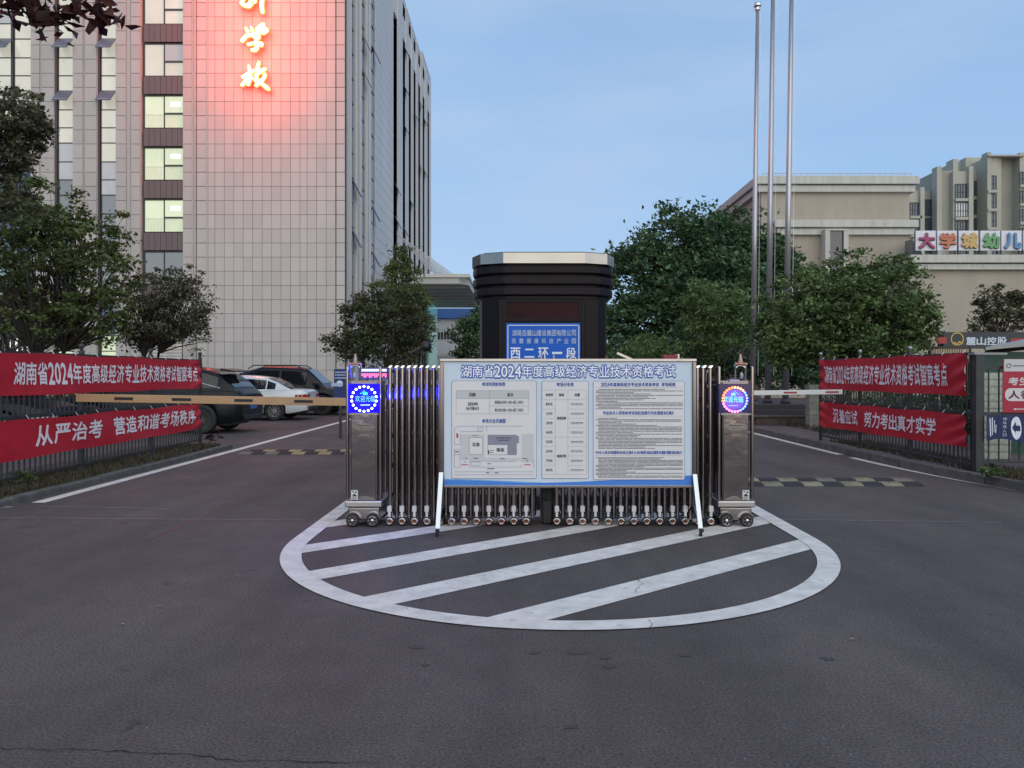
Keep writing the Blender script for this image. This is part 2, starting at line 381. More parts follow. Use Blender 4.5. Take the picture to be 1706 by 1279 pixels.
# faint litter specks
M_LEAFL = mat('dry_leaf', (.25, .19, .12), .8)
for i, (u, v) in enumerate(((395, 960), (264, 1012), (203, 1042), (1420, 1067), (1413, 860))):
    c = G(u, v); o = MB().add([(c[0]-.018, c[1], .006), (c[0], c[1]-.01, .012), (c[0]+.02, c[1]+.004, .008), (c[0], c[1]+.014, .014)], [(0, 1, 2, 3)]).build('dry_leaf', M_LEAFL)
    tag(o, ('tiny dry leaf on the asphalt just outside the lower left rim of the hatched marking', 'tiny dry leaf on the open asphalt of the lower left foreground', 'faint dry leaf farthest out toward the left border of the asphalt', 'tiny dry leaf on the asphalt right of the hatched marking, nearer the viewer', 'tiny dry leaf on the asphalt below the right speed hump')[i], 'leaf', 'dry leaves scattered on the asphalt')

# grass on the verges
def grass(name, n, xr, yr, z, h, label):
    x = rng.uniform(*xr, n); y = rng.uniform(*yr, n); keep = rng.random(n) < (.35+.65*(np.sin(y*3.1)+np.sin(y*1.3+x*4) > -.3)); x, y = x[keep], y[keep]; n = len(x)
    a = rng.uniform(0, 6.28, n); hh = rng.uniform(.3, 1, n)*h; w = .008+hh*.03; lx = rng.normal(0, .35, n)*hh; ly = rng.normal(0, .35, n)*hh
    v = np.stack([np.stack([x-w*np.cos(a), y-w*np.sin(a), np.full(n, z)], 1), np.stack([x+w*np.cos(a), y+w*np.sin(a), np.full(n, z)], 1), np.stack([x+lx, y+ly, z+hh], 1)], 1).reshape(-1, 3)
    me = bpy.data.meshes.new(name); me.from_pydata(v.tolist(), [], np.arange(3*n).reshape(-1, 3).tolist()); me.materials.append(M_GRASS)
    return tag(link(name, me), label, 'grass', kind='stuff')
grass('grass', 9000, (-6.9, -5.97), (8, 15.5), .075, .10, 'sparse dry grass on the soil strip along the left fence')
grass('grass', 5000, (6.45, 7.2), (9.5, 16), .12, .11, 'sparse grass at the foot of the right fence')
grass('grass', 6000, (7.2, 12.), (17.5, 21), .12, .16, 'grass patch beside the flagpole steps')

# ---------------------------------------------------------------- main tower
BY = 53.0
fx = lambda u: PX(u, BY); fz = lambda v: PZ(v, BY)
XW = fx(575)   # side wall plane
tower = thing('office_tower', 'tall pale panelled office tower with red glowing characters and vertical window strips', 'building', (XW-20, BY, 0))
core = MB(); core.box(-62, XW-.45, BY+.5, 96, 0, 40.3); core.box(-62, XW-.45, 96, 104.9, 0, 41.2)
core.build('wall_core', M_JOINT, tower)
MB().box(-62, XW-.05, BY+.2, 96, 40.3, 40.9).build('parapet', M_PANEL2, tower)
MB().box(-62, XW-.05, 96.0, 105, 41.2, 41.9).build('parapet', M_PANEL2, tower)
# front backing behind the panels
MB().box(fx(322), XW-.02, BY+.05, BY+.5, 0, 40.3).build('wall_backing', M_JOINT, tower)
# tile field
cols = [346+15.75*i for i in range(10)]+[511.6-8+0*0]  # left edges
edges = [346.0]+[358+15.75*i for i in range(10)]+[511.7, 527.6, 543.5, 559]
edges = sorted(set(round(e, 1) for e in edges))
row_h = 23.55; rows = []
v = 616.5+row_h*2
while v > -60: rows.append((v-row_h, v)); v -= row_h
stuff = MB(); meshes = {}
cnt = 0
for ci in range(len(edges)-1):
    u0, u1 = edges[ci], edges[ci+1]
    if u1-u0 < 4: continue
    w = (u1-u0)/FPX*BY; h = row_h/FPX*BY; g = .013
    key = round(w, 2)
    for (va, vb) in rows:
        xc = (fx(u0)+fx(u1))/2; zc = (fz(va)+fz(vb))/2; dy = random.uniform(0, .006)
        if -24 < va < 560 and cnt < 300 and u1 < 530:
            if key not in meshes:
                meshes[key] = MB().box(-w/2+g, w/2-g, -.03, .03, -h/2+g, h/2-g).mesh('panel', M_PANEL)
            inst('facade_panel', meshes[key], tower, (xc, BY+dy+.02, zc)); cnt += 1
        else: stuff.box(xc-w/2+g, xc+w/2-g, BY-.01+dy, BY+.05+dy, zc-h/2+g, zc+h/2-g)
# the piers and corner panels
def pier(u0, u1, dy=0., g=.02, m=stuff):
    for (va, vb) in rows:
        m.box(fx(u0)+.01, fx(u1)-.01, BY-.01+dy, BY+.06+dy, fz(va)-g, fz(vb)+g)
pier(560.5, 574.6, -.02, .02)
for a, b in ((322.5, 327), (328, 345.3)): pier(a, b)
o = stuff.build('joined_panels', M_PANEL, tower, fix=False); o['kind'] = 'stuff'
st2 = MB()
for a, b in ((304.5, 321), (218, 233.5), (193, 210), (141, 161), (121, 138), (68.5, 90), (51, 66)):
    pier(a, b, .0, .018, st2)
for a, b in ((304, 322), (192, 234.5), (120.5, 162.5), (50.5, 90.5)):
    st2.box(fx(a)+.0, fx(b), BY+.06, BY+.5, 0, 40.3)
for a, b in ((211, 217), (138.8, 140.2), (66.6, 67.9)):
    st2.box(fx(a), fx(b), BY+.03, BY+.058, 0, 40.3)
o = st2.build('pier_panels', M_PANEL2, tower, fix=False); o['kind'] = 'stuff'
rb = MB()
for uu in (322.2, 325, 346.0): rb.box(fx(uu)-.05, fx(uu)+.03, BY-.06, BY-.012, 0, 40.3)
rb.build('pier_rib', M_PANEL2, tower)
# window bay 237-304
for k in range(-1, 8):
    vt = 70+87*k; vb = vt+55
    if k == -1: vt, vb = -17, 38
    x0, xm, x1 = fx(237.5), fx(271), fx(304)
    zt, zb = fz(vt), fz(vb)
    wdw = MB()
    for xx in (x0, xm, x1): wdw.box(xx-.035, xx+.035, BY+.22, BY+.32, zb, zt)
    zs = zb+(zt-zb)*.45
    wdw.box(x0, x1, BY+.22, BY+.32, zb, zb+.06); wdw.box(x0, x1, BY+.22, BY+.32, zt-.06, zt); wdw.box(xm, x1, BY+.2, BY+.3, zs-.06, zs+.06)
    wo = wdw.build('window', M_FRAME, tower)
    gm = {-1: M_LITC, 0: M_LITC, 1: M_LITG, 2: M_LITG, 3: M_LITG}.get(k, M_GLASSD)
    ml = M_LITB if k == 0 else gm
    MB().box(x0+.04, xm-.04, BY+.29, BY+.31, zb+.06, zt-.06).build('pane', gm, wo)
    MB().box(xm+.04, x1-.04, BY+.26, BY+.28, zs+.06, zt-.06).build('pane', ml, wo)
    MB().box(xm+.04, x1-.04, BY+.29, BY+.31, zb+.06, zs-.06).build('pane', gm, wo)
    if k in (1, 2, 3):
        rl = MB()
        for i in range(22):
            xx = x0+.15+i*(x1-x0-.3)/21
            if abs(xx-xm) > .1: rl.box(xx-.015, xx+.015, BY+.27, BY+.288, zb+.1, zb+.95)
        rl.box(x0+.05, xm-.05, BY+.268, BY+.286, zb+.93, zb+.98); rl.build('railing', M_INK, wo)
        MB().box(xm+.45, xm+1.1, BY+.245, BY+.258, zt-.75, zt-.45).build('ceiling_light', M_TUBEL, wo)
    if k >= 0:
        sp = MB(); q = 7
        for i in range(q): sp.box(x0+(x1-x0)*i/q+.012, x0+(x1-x0)*(i+1)/q-.012, BY+.12, BY+.22, zt+.08, fz(vt-31))
        sp.build('spandrel', M_SPAN, tower)
# narrow strips
def strip(u0, u1, litv, openk, name='window_strip', vtop=-60):
    x0, x1 = fx(u0), fx(u1); fr = MB(); fr.box(x0-.14, x0, BY+.05, BY+.42, 0, 40.2)
    so_ = fr.build('window_reveal', M_FRAME, tower)
    base = 62.5; k = -1
    v = base-87
    while v < 660:
        hts = (31.5, 30, 25.5); vv = v
        for j, hh in enumerate(hts):
            za, zb_ = fz(vv), fz(vv+hh)
            vis = vv+hh > -30
            m_ = M_LITC if vv < litv-40 else (M_LITB if vv < litv else M_GLASSD)
            if random.random() < .12 and vv < litv: m_ = M_LITB
            if vv > 550: m_ = M_LITG
            if vis:
                w_ = MB(); w_.box(x0, x1, BY+.18, BY+.26, za-.035, za+.03); w_.box(x0, x0+.05, BY+.18, BY+.26, zb_, za-.04); w_.box(x1-.05, x1, BY+.18, BY+.26, zb_, za-.04)
                wo = w_.build('window', M_FRAME, tower)
                kk = round((v-base)/87)
                if j == 0 and kk in openk:
                    # outward tilted sash
                    hh_ = za-zb_-.05; dx_, dz = math.sin(R(38))*hh_, math.cos(R(38))*hh_
                    mb = MB(); mb.bar(((x0+x1)/2, BY+.15, za-.03), ((x0+x1)/2, BY+.15-dx_, za-.03-dz*.9), x1-x0-.05, .04, (0, 1, 0))
                    mb.build('open_sash', mat('sash_frame', (.10, .12, .16), .25, spec=.7), wo)
                    MB().add([(x0+.1, BY+.11, za-.08), (x1-.1, BY+.11, za-.08), (x1-.1, BY+.10-dx_+.08, za-dz*.9+.04), (x0+.1, BY+.10-dx_+.08, za-dz*.9+.04)], [(0, 1, 2, 3)]).build('sash_glass', mat('sash_pane', (.16, .20, .28), .12, spec=.8), wo)
                    MB().box(x0+.05, x1-.05, BY+.24, BY+.255, zb_+.03, za-.05).build('pane', M_LITC if vv < litv else M_GLASSD, wo)
                else:
                    MB().box(x0+.05, x1-.05, BY+.22, BY+.24, zb_+.03, za-.04).build('pane', m_, wo)
            vv += hh
        v += 87; k += 1
strip(94, 120.5, 275, (0, 1))
strip(165.5, 192, 305, (0, 1))
strip(20.5, 50.3, 265, ())
strip(-12, 19.5, 265, (0,))
strip(-45, -13.5, 265, ())
# ----- side wall (towards the road)
sy = lambda u: -XW*FPX/(U0-u)
M_SIDE = mat('side_pier_panel', (.56, .54, .53), .5, var=.07, vs=.4, stretch=(1, 1, .2))  # same tile as the front, lightened in colour to make the side look lit
sd = MB()
def side_box(Y0, Y1, x_out, z0=0, z1=40.3, inn=.45): sd.box(XW-inn, XW+x_out, Y0, Y1, z0, z1)
side_box(BY+.52, sy(572.8) if sy(572.8) > BY+.6 else BY+.9, 0)
dark = [(sy(576), sy(577.5)), (sy(587.5), sy(592)), (sy(605), sy(609.5)), (sy(620), sy(625.5))]
last = BY+.9; rbm = MB()
for (a, b) in dark+[(sy(657), None)]:
    Y0, Y1 = last, a
    if Y1 > Y0:
        side_box(Y0, Y1, -.12)
        nrib = max(2, int((Y1-Y0)/.95)) if a < 64.9 else 0
        for i in range(nrib):
            yc = Y0+(i+.5)*(Y1-Y0)/nrib; rbm.box(XW-.119, XW+.02, yc-.17, yc+.17, 0, 40.3)
    last = b
o = sd.build('side_piers', M_PANEL2, tower, fix=False); o['kind'] = 'stuff'; sd = MB()
# tiled flat section
for z in np.arange(.5, 40, .97):
    for (a, b) in ((sy(627), sy(637)), (sy(637), sy(647)), (sy(647), sy(656.6))):
        sd.box(XW-.12, XW-.06, a+.03, b-.03, z, z+.94)
o = sd.build('side_panels', M_SIDE, tower, fix=False); o['kind'] = 'stuff'
o = rbm.build('side_ribs', M_SIDE, tower); o['kind'] = 'stuff'
sd = MB(); bays = [sy(657), 79.4, 83.7, 87.6, 91.7, 95.9, 101.0]
for i, y0 in enumerate(bays):
    y1 = bays[i+1] if i < 6 else 104.9
    wdt = 1.55
    side_box(y0+wdt, y1, 0.0); side_box(y0+wdt, y0+wdt+.35, .12)
    sd.box(XW-.45, XW, y0, y0+wdt, 36.4, 38.6); sd.box(XW-.45, XW, y0, y0+wdt, 40.0, 40.3)
    if i == 6: sd.box(XW-.45, XW, 96, 104.9, 40.3, 41.2)
sd.build('side_piers', M_SIDE, tower, fix=False)
for (a, b) in dark+[(y, y+1.55) for y in bays]:
    zt = 36.35 if a > 70 else 40.2
    fr = MB(); 
    dp = 0 if a > 70 else .15
    for z in np.arange(3.2, zt, 1.8): fr.box(XW-.30+dp, XW-.22+dp*.7, a, b, z, z+.07)
    wo = fr.build('window', M_FRAME, tower)
    MB().box(XW-.36+dp, XW-.31+dp, a, b, .5, zt).build('pane', M_GLASSS, wo)
    if a > 70:
        MB().box(XW-.36, XW-.31, a, b, 38.6, 40.0).build('pane', M_GLASSS, wo)
# opened sashes on the side
for (u, v_) in ((589, 385), (589, 300), (606, 60), (606, 118), (622, 345), (622, 420), (622, 80), (659, 305), (659, 360), (673, 75), (673, 140), (673, 205), (690, 185), (698, 165), (706, 195), (672, 375), (698, 270), (706, 280), (683, 330)):
    y_ = sy(u)+.35; z_ = PZ(v_, y_)
    m_ = MB(); m_.bar((XW-.1, y_, z_), (XW+.45, y_, z_-1.15), .9, .05, (1, 0, 0)); m_.build('open_sash', M_FRAME, tower)
# ----- canopy over the side entrance
CZ0, CZ1 = 10.2, 11.1
cp = thing('entrance_canopy', 'pale flat entrance canopy hung on slanting rods from the tower side', 'canopy', (XW+3.5, 74, 0))
M_CAN = mat('canopy_cladding', (.46, .47, .45), .5, var=.08, vs=.6)
cx1 = PX(780, 74)
MB().prism([(XW+.1, 74.), (cx1-.9, 74.), (cx1, 75.2), (cx1, 100.), (XW+.1, 100.)], 'z', CZ0, CZ1).build('roof', M_CAN, cp, bevel=.08)
ct = MB(); ct.box(XW+.05, cx1+.15, 73.8, 74.1, CZ1-.25, CZ1+.08); ct.box(cx1-.02, cx1+.12, 74.11, 100.2, CZ1-.25, CZ1+.08); ct.build('fascia_trim', mat('canopy_trim', (.55, .56, .52), .4), cp)
sr = MB()
for y_ in np.arange(76, 99, 3.2): sr.box(XW+.5, cx1-.4, y_, y_+.25, CZ0-.12, CZ0+.02)
sr.build('soffit_rib', M_CAN, cp)
for i in range(7):
    y_ = 75+i*3.6
    MB().tube([(XW+.05, y_, 15.2), (PX(757, 74), y_, CZ1)], .07, 6).build('hanger_rod', mat('rod', (.5, .5, .5), .35, .6), cp)
for y_ in (99.5, 96):
    MB().box(XW+.3, XW+.9, y_, y_+.6, 0, CZ0).build('column', mat('column_pale_green', (.42, .48, .46), .5), cp)
MB().box(XW+1.3, XW+1.5, 90, 99, 0, CZ0-.1).build('glass_screen', M_LITT, cp)

# ----- red brush characters on the tower (lit)
M_NEON = mat('lit_character_face', (1, .8, .4), emit=(1, .62, .13), es=7.0)
M_NEONR = mat('lit_character_edge', (1, .1, .05), emit=(1, .06, .02), es=2.6)
STROKES = {
 'xun': [[(330,-60,9),(352,-45,11),(365,-38,8)], [(335,-10,7),(368,-15,12),(352,30,9),(345,50,8),(392,62,16),(415,40,8)], [(395,-40,7),(412,-10,12),(402,40,10),(380,72,10)], [(432,-40,6),(436,10,10),(430,45,7)], [(470,-60,9),(482,10,12),(478,60,12),(486,112,12)]],
 'xue': [[(372,205,6),(384,228,12),(390,248,6)], [(408,200,6),(416,222,11),(418,236,5)], [(496,182,12),(462,200,10),(440,222,6)], [(345,298,12),(372,268,11),(352,282,6)], [(368,262,8),(430,248,9),(495,216,13),(512,226,11),(480,248,6)], [(418,268,6),(462,262,11),(440,290,8),(450,318,10),(438,350,14),(408,352,7)], [(384,318,8),(430,308,9),(478,312,11),(472,330,7)]],
 'xiao': [[(392,452,9),(402,500,11),(396,550,11),(386,584,8)], [(348,532,8),(382,512,10),(432,482,7)], [(392,524,6),(368,560,11),(345,586,8)], [(404,520,6),(418,540,9)], [(462,428,8),(452,470,11),(444,500,7)], [(432,522,7),(470,492,12),(508,474,8)], [(448,518,8),(440,548,10),(432,560,5)], [(494,508,12),(500,524,9),(470,560,11),(436,590,8)], [(446,542,6),(478,572,11),(508,596,14),(530,614,8)]],
}
sgn = thing('illuminated_sign', 'column of glowing yellow and red brush characters mounted on the tower', 'sign', (fx(430), BY-.5, fz(80)))
def brush(name, strokes, parent):
    face, edge = MB(), MB()
    for i, s in enumerate(strokes):
        P_ = [Vector((fx(320+a/3.967), fz(b/3.967))) for a, b, r in s]; rr = [r/3.967/FPX*BY*.78 for a, b, r in s]
        # catmull resample
        pts, ra = [], []
        for j in range(len(P_)-1):
            for t in np.linspace(0, 1, 6, endpoint=(j == len(P_)-2)):
                p0, p1, p2, p3 = P_[max(j-1, 0)], P_[j], P_[j+1], P_[min(j+2, len(P_)-1)]
                q = .5*((2*p1)+(p2-p0)*t+(2*p0-5*p1+4*p2-p3)*t*t+(3*p1-p0-3*p2+p3)*t**3)
                pts.append(q); ra.append(rr[j]*(1-t)+rr[j+1]*t)
        for mb_, ex, y0, y1 in ((face, 0., BY-.62-.006*i, BY-.5), (edge, .09, BY-.495-.006*i, BY-.40)):
            L_, R_ = [], []
            for j, p in enumerate(pts):
                t_ = (pts[min(j+1, len(pts)-1)]-pts[max(j-1, 0)]).normalized(); n_ = Vector((-t_.y, t_.x)); r_ = ra[j]*(.55 if j in (0, len(pts)-1) else 1)+ex
                L_.append(p+n_*r_); R_.append(p-n_*r_)
            for j in range(len(pts)-1):
                vs = [(q.x, yy_, q.y) for yy_ in (y0, y1) for q in (L_[j], L_[j+1], R_[j+1], R_[j])]
                mb_.add(vs, [(0, 1, 2, 3), (7, 6, 5, 4), (0, 4, 5, 1), (3, 2, 6, 7)]+([(0, 3, 7, 4)] if j == 0 else [])+([(1, 5, 6, 2)] if j == len(pts)-2 else []))
    c = face.build('character', M_NEON, parent, fix=False); edge.build('glowing_edge', M_NEONR, c, fix=False)
    return c
for k_, s_ in STROKES.items(): brush(k_, s_, sgn)
for vv in (-230, -130, -40, 20, 75, 135):
    L = bpy.data.lights.new('character_glow', 'POINT'); L.energy = 620 if vv > 0 else 900; L.color = (1, .06, .03); L.shadow_soft_size = .5
    lo = link('character_glow', L, sgn, Vector((fx(430), BY-3.2, fz(vv)))-org(sgn))

# ---------------------------------------------------------------- far blue-roofed building
fb = thing('blue_roofed_building', 'far white building with blue roof band behind the canopy', 'building', (PX(745, 125), 125, 0))
x0, x1 = PX(640, 125), PX(840, 125)
M_WW = mat('white_render_wall', (.50, .52, .54), .8, var=.06, vs=.5)
MB().box(x0, x1, 125, 140, 0, PZ(531, 125)).build('wall', M_WW, fb)
MB().box(x0-.2, x1+.2, 124.4, 140.2, PZ(530.5, 125), PZ(514, 125)).build('roof', mat('blue_roof', (.035, .13, .38), .45, var=.12, vs=.4), fb)
for i in range(8):
    ua = 719+i*5.2
    w_ = MB().box(PX(ua, 125), PX(ua+3.6, 125), 124.9, 125.02, PZ(565, 125), PZ(553, 125)).build('window', M_GLASSS, fb)
MB().box(PX(718, 124), PX(790, 124), 123.9, 124.3, PZ(592, 124), PZ(588, 124)).build('ledge', M_CAN, fb)

# ---------------------------------------------------------------- buildings at right
M_TAN = mat('tan_render', (.37, .33, .27), .85, var=.10, vs=.6, stretch=(1.6, 1.6, .3), bump=.15, bs=20, det=6)
M_CORN = mat('pale_cornice', (.48, .48, .44), .75, var=.12, vs=1.2, stretch=(3, 3, .4))
AY = 50.
ba = thing('tan_hall', 'tan hall with two pale double cornices and a boxed window', 'building', (PX(1400, AY), AY, 0))
xa0, xa1 = PX(1268, AY), PX(1515, AY)
MB().box(xa0, xa1, AY, AY+34, 0, PZ(309, AY)).build('wall', M_TAN, ba)
def cornice(parent, x0, x1, Y, Y2, vt, vm, vb, out=.45):
    MB().box(x0-out, x1+out, Y-out, Y2, PZ(vm, Y)+.03, PZ(vt, Y)).build('cornice', M_CORN, parent, bevel=.03)
    MB().box(x0-out+.18, x1+out-.18, Y-out+.18, Y2, PZ(vb, Y), PZ(vm, Y)-.02).build('cornice', M_CORN, parent, bevel=.03)
    MB().box(x0-out+.3, x1+out-.3, Y-out+.3, Y2, PZ(vm, Y)-.019, PZ(vm, Y)+.029).build('cornice_joint', M_JOINT, parent)
cornice(ba, xa0, xa1, AY, AY+34.3, 295, 309.5, 321)
cornice(ba, PX(1300, AY), xa1-.05, AY, AY+4, 368, 381, 392)
bw = MB(); x0, x1 = PX(1366, AY), PX(1404, AY)
bw.box(x0, x1, AY-.9, AY-.02, PZ(388, AY)-.0, PZ(385, AY)); bw.box(x0, x0+.3, AY-.9, AY-.02, 5, PZ(388, AY)-.01); bw.box(x1-.3, x1, AY-.9, AY-.02, 5, PZ(388, AY)-.01)
wo = bw.build('window', M_CORN, ba); MB().box(x0+.3, x1-.3, AY-.75, AY-.7, 5, PZ(388, AY)-.02).build('pane', M_GLASSS, wo)
# slim railing on the roof
rr_ = MB()
for i in range(24): xx = xa0+i*(xa1-xa0)/23; rr_.box(xx-.015, xx+.015, AY-.3, AY-.27, PZ(295, AY), PZ(291, AY))
rr_.box(xa0, xa1, AY-.31, AY-.26, PZ(291, AY), PZ(290.2, AY)); rr_.build('roof_rail', M_CORN, ba)
B2 = 47.
bb = thing('tan_kindergarten', 'lower tan building with pale cornice carrying the rooftop letter boards', 'building', (PX(1620, B2), B2, 0))
xb0, xb1 = PX(1516, B2), PX(1900, B2)
MB().box(xb0, xb1, B2, B2+20, 0, PZ(440, B2)).build('wall', M_TAN, bb)
cornice(bb, xb0+.3, xb1, B2, B2+2, 426, 440, 450, .5)
# glass corner behind the letters
MB().box(PX(1514, 49), PX(1528, 49), 48.5, 49.5, PZ(426, 48), PZ(395, 48)).build('glass_lantern', M_GLASSD, bb)
# letter boards on the roof
cols_ = {'大': (.30, .05, .13), '学': (.50, .17, .09), '城': (.55, .38, .14), '幼': (.13, .34, .14), '儿': (.11, .25, .46)}
LY = 46.6
us = [(1526, 1559), (1561.5, 1594), (1597.5, 1630), (1633.5, 1666), (1668.5, 1702), (1705, 1738)]
names = {'大': 'crimson', '学': 'orange', '城': 'yellow', '幼': 'green', '儿': 'blue'}
for i, (a, b) in enumerate(us):
    ch = '大学城幼儿'[i] if i < 5 else None
    t_ = thing('letter_board', ('white rooftop board with %s character %s' % (names[ch], ch)) if ch else 'blank edge of a white rooftop board at the picture border', 'sign', (PX(a, LY), LY, 0), 'letter boards on the kindergarten roof')
    MB().box(PX(a, LY), PX(b, LY), LY, LY+.12, PZ(417, LY), PZ(384, LY)).build('board', mat('board_white', (.66, .66, .72), .5), t_)
    for uu in (a+1.2, b-1.2): MB().box(PX(uu, LY)-.05, PX(uu, LY)+.05, LY+.13, LY+.2, PZ(427, LY), PZ(384, LY)).build('post', M_FENCE, t_)
    if ch:
        v_, f_ = text_np(ch, .035, 3); mn, mx_ = v_.min(0), v_.max(0)
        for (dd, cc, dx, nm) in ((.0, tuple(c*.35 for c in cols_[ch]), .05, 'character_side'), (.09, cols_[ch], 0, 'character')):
            mb = MB(); X0, X1 = PX(a+4, LY)+dx, PX(b-4, LY)+dx; Z0, Z1 = PZ(413, LY)-dx*.8, PZ(389, LY)-dx*.8
            fat(mb, lambda p, k: (X0+(p[0]-mn[0])/(mx_[0]-mn[0])*(X1-X0), LY-.03-dd-.004*k, Z0+(p[1]-mn[1])/(mx_[1]-mn[1])*(Z1-Z0)), v_, f_, .045, 8)
            c_ = mb.build(nm, mat('letter_'+names[ch]+nm[9:], cc, .5), t_)
            s_ = c_.modifiers.new('s', 'SOLIDIFY'); s_.thickness = .03

# apartment block far right
M_APT = mat('apartment_render', (.38, .375, .32), .85, var=.07, vs=.2, det=5)
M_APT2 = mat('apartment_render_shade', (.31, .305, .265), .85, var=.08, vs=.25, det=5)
QY = 120.
ap = thing('apartment_block', 'tall grey-beige apartment block with stepped roofline and bay windows', 'building', (PX(1620, QY), QY, 0))
def ablk(u0, u1, vt, Y, m=None, name='wall', d=14):
    MB().box(PX(u0, Y), PX(u1, Y), Y, Y+d, 0, PZ(vt, Y)).build(name, m or M_APT, ap)
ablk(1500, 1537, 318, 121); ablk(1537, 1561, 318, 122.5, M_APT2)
ablk(1533.5, 1540.5, 311.5, 120.5, M_APT, 'pier', 1.4)
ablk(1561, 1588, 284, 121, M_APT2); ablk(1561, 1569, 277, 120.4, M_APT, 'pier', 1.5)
ablk(1588, 1618, 285, 120, M_APT); ablk(1588, 1596, 264.5, 120.9, M_APT, 'pier', 2)
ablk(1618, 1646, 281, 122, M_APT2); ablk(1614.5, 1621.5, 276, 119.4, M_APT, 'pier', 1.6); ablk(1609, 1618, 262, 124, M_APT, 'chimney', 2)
ablk(1592, 1640, 268, 125.5, M_APT, 'wall', 6)
ablk(1618, 1646, 262, 126.5, M_APT, 'wall', 6)
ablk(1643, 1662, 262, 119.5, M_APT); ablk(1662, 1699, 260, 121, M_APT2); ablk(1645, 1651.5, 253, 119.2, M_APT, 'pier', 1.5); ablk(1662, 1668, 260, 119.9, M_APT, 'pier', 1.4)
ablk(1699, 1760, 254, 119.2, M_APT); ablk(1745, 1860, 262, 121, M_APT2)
MB().box(PX(1646, 119), PX(1706, 119), 118.8, 121, PZ(260.5, 119), PZ(257.8, 119)).build('parapet_cap', M_APT, ap)
M_AGL = mat('apartment_glass', (.045, .07, .095), .1, spec=.9)
def awin(u0, u1, v0, v1, Y, npan=2, bal=False, lit_=False):
    fr = MB(); x0, x1, z1, z0 = PX(u0, Y), PX(u1, Y), PZ(v0, Y), PZ(v1, Y)
    for i in range(npan+1): xx = x0+(x1-x0)*i/npan; fr.box(xx-.05, xx+.05, Y-.16, Y-.06, z0, z1)
    fr.box(x0, x1, Y-.15, Y-.05, z0-.07, z0+.06); fr.box(x0, x1, Y-.15, Y-.05, z1-.06, z1+.07)
    zm = z0+(z1-z0)*.42; fr.box(x0, x1, Y-.14, Y-.06, zm-.04, zm+.04)
    wo = fr.build('window', M_FRAME, ap)
    MB().box(x0, x1, Y-.08, Y-.02, z0, z1).build('pane', M_LITB if lit_ else M_AGL, wo)
    if bal: MB().box(x0-.15, x1+.15, Y-.5, Y-.17, z0-.55, z0-.1).build('balcony_edge', M_APT, wo)
for r in range(5):
    dv = 31*r
    awin(1591, 1612.5, 307+dv, 330+dv, 120, 5, True, r == 1)
    awin(1623, 1633, 302+dv, 325+dv, 122, 2, False)
    awin(1645, 1659, 293+dv, 316+dv, 119.5, 3, True)
    if r: awin(1516, 1532, 307+dv, 328+dv, 121, 4, True)
    awin(1698.5, 1708, 287+dv, 307+dv, 119.2, 2, True)
    MB().box(PX(1541.5, 122), PX(1554, 122), 122.3, 122.49, PZ(358+dv, 122), PZ(331+dv, 122)).build('loggia', M_AGL, ap)
    awin(1556, 1561, 334+dv, 349+dv, 122.5, 1, False)

# ---------------------------------------------------------------- trees
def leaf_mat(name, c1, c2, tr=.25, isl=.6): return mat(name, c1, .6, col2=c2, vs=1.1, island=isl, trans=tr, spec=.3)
ML_OLIVE = leaf_mat('leaf_olive', (0.068, 0.098, 0.034), (0.165, 0.201, 0.069))
ML_BROWN = leaf_mat('leaf_dark', (0.077, 0.083, 0.047), (0.160, 0.159, 0.095))
ML_DEEP = leaf_mat('leaf_deep_green', (0.033, 0.076, 0.038), (0.105, 0.183, 0.078))
ML_MID = leaf_mat('leaf_mid_green', (0.066, 0.107, 0.038), (0.176, 0.250, 0.090))
ML_LIGHT = leaf_mat('leaf_bamboo', (.07, .12, .04), (.17, .25, .09))
ML_RED = leaf_mat('leaf_maroon', (.040, .010, .010), (.075, .022, .018), .2)
def leaves_mesh(name, C, size, m, aspect=1.7, flat=.5, drop=0.):
    n = len(C); size = size*rng.uniform(.45, 1.4, n)
    nrm = rng.normal(size=(n, 3)); nrm[:, 2] = np.abs(nrm[:, 2])+flat; nrm /= np.linalg.norm(nrm, axis=1)[:, None]
    t = rng.normal(size=(n, 3)); t[:, 2] -= drop; t -= nrm*(t*nrm).sum(1)[:, None]; t /= np.linalg.norm(t, axis=1)[:, None]; b = np.cross(nrm, t)
    L = (t.T*size*aspect/2).T; W = (b.T*size/2).T; K = (nrm.T*size*.18).T
    v = np.stack([C-L, C+W-K, C+L, C-W-K], 1).reshape(-1, 3)
    i = np.arange(n)*4
    f = np.stack([np.stack([i, i+1, i+2], 1), np.stack([i, i+2, i+3], 1)], 1).reshape(-1, 3)
    me = bpy.data.meshes.new(name); me.vertices.add(4*n); me.vertices.foreach_set('co', v.ravel())
    me.loops.add(6*n); me.loops.foreach_set('vertex_index', f.ravel()); me.polygons.add(2*n)
    me.polygons.foreach_set('loop_start', np.arange(0, 6*n, 3)); me.polygons.foreach_set('loop_total', np.full(2*n, 3))
    me.materials.append(m); me.update(calc_edges=True); return me
def crown_pts(ells, nclump, nleaf, cr, shell=.55, seed=0):
    """ells (c, r, weight): clump centres biased to the shell; leaves gaussian in each clump"""
    g = np.random.default_rng(seed); w = np.array([e[2] for e in ells]); w = w/w.sum(); C = []
    for k in range(nclump):
        e = ells[g.choice(len(ells), p=w)]; d = g.normal(size=3); d /= np.linalg.norm(d); rr = shell+(1-shell)*g.random()**.7
        if g.random() < .25: rr *= g.random()
        C.append(np.array(e[0])+d*rr*np.array(e[1])*(1+.10*g.normal()))
    C = np.array(C); out = []
    for c in C:
        s = cr*g.uniform(.5, 1.35); n = int(nleaf*g.uniform(.4, 1.5))
        d = g.normal(size=(n, 3))*s*np.array([.55, .55, .30]); out.append(c+d)
    return C, np.concatenate(out)
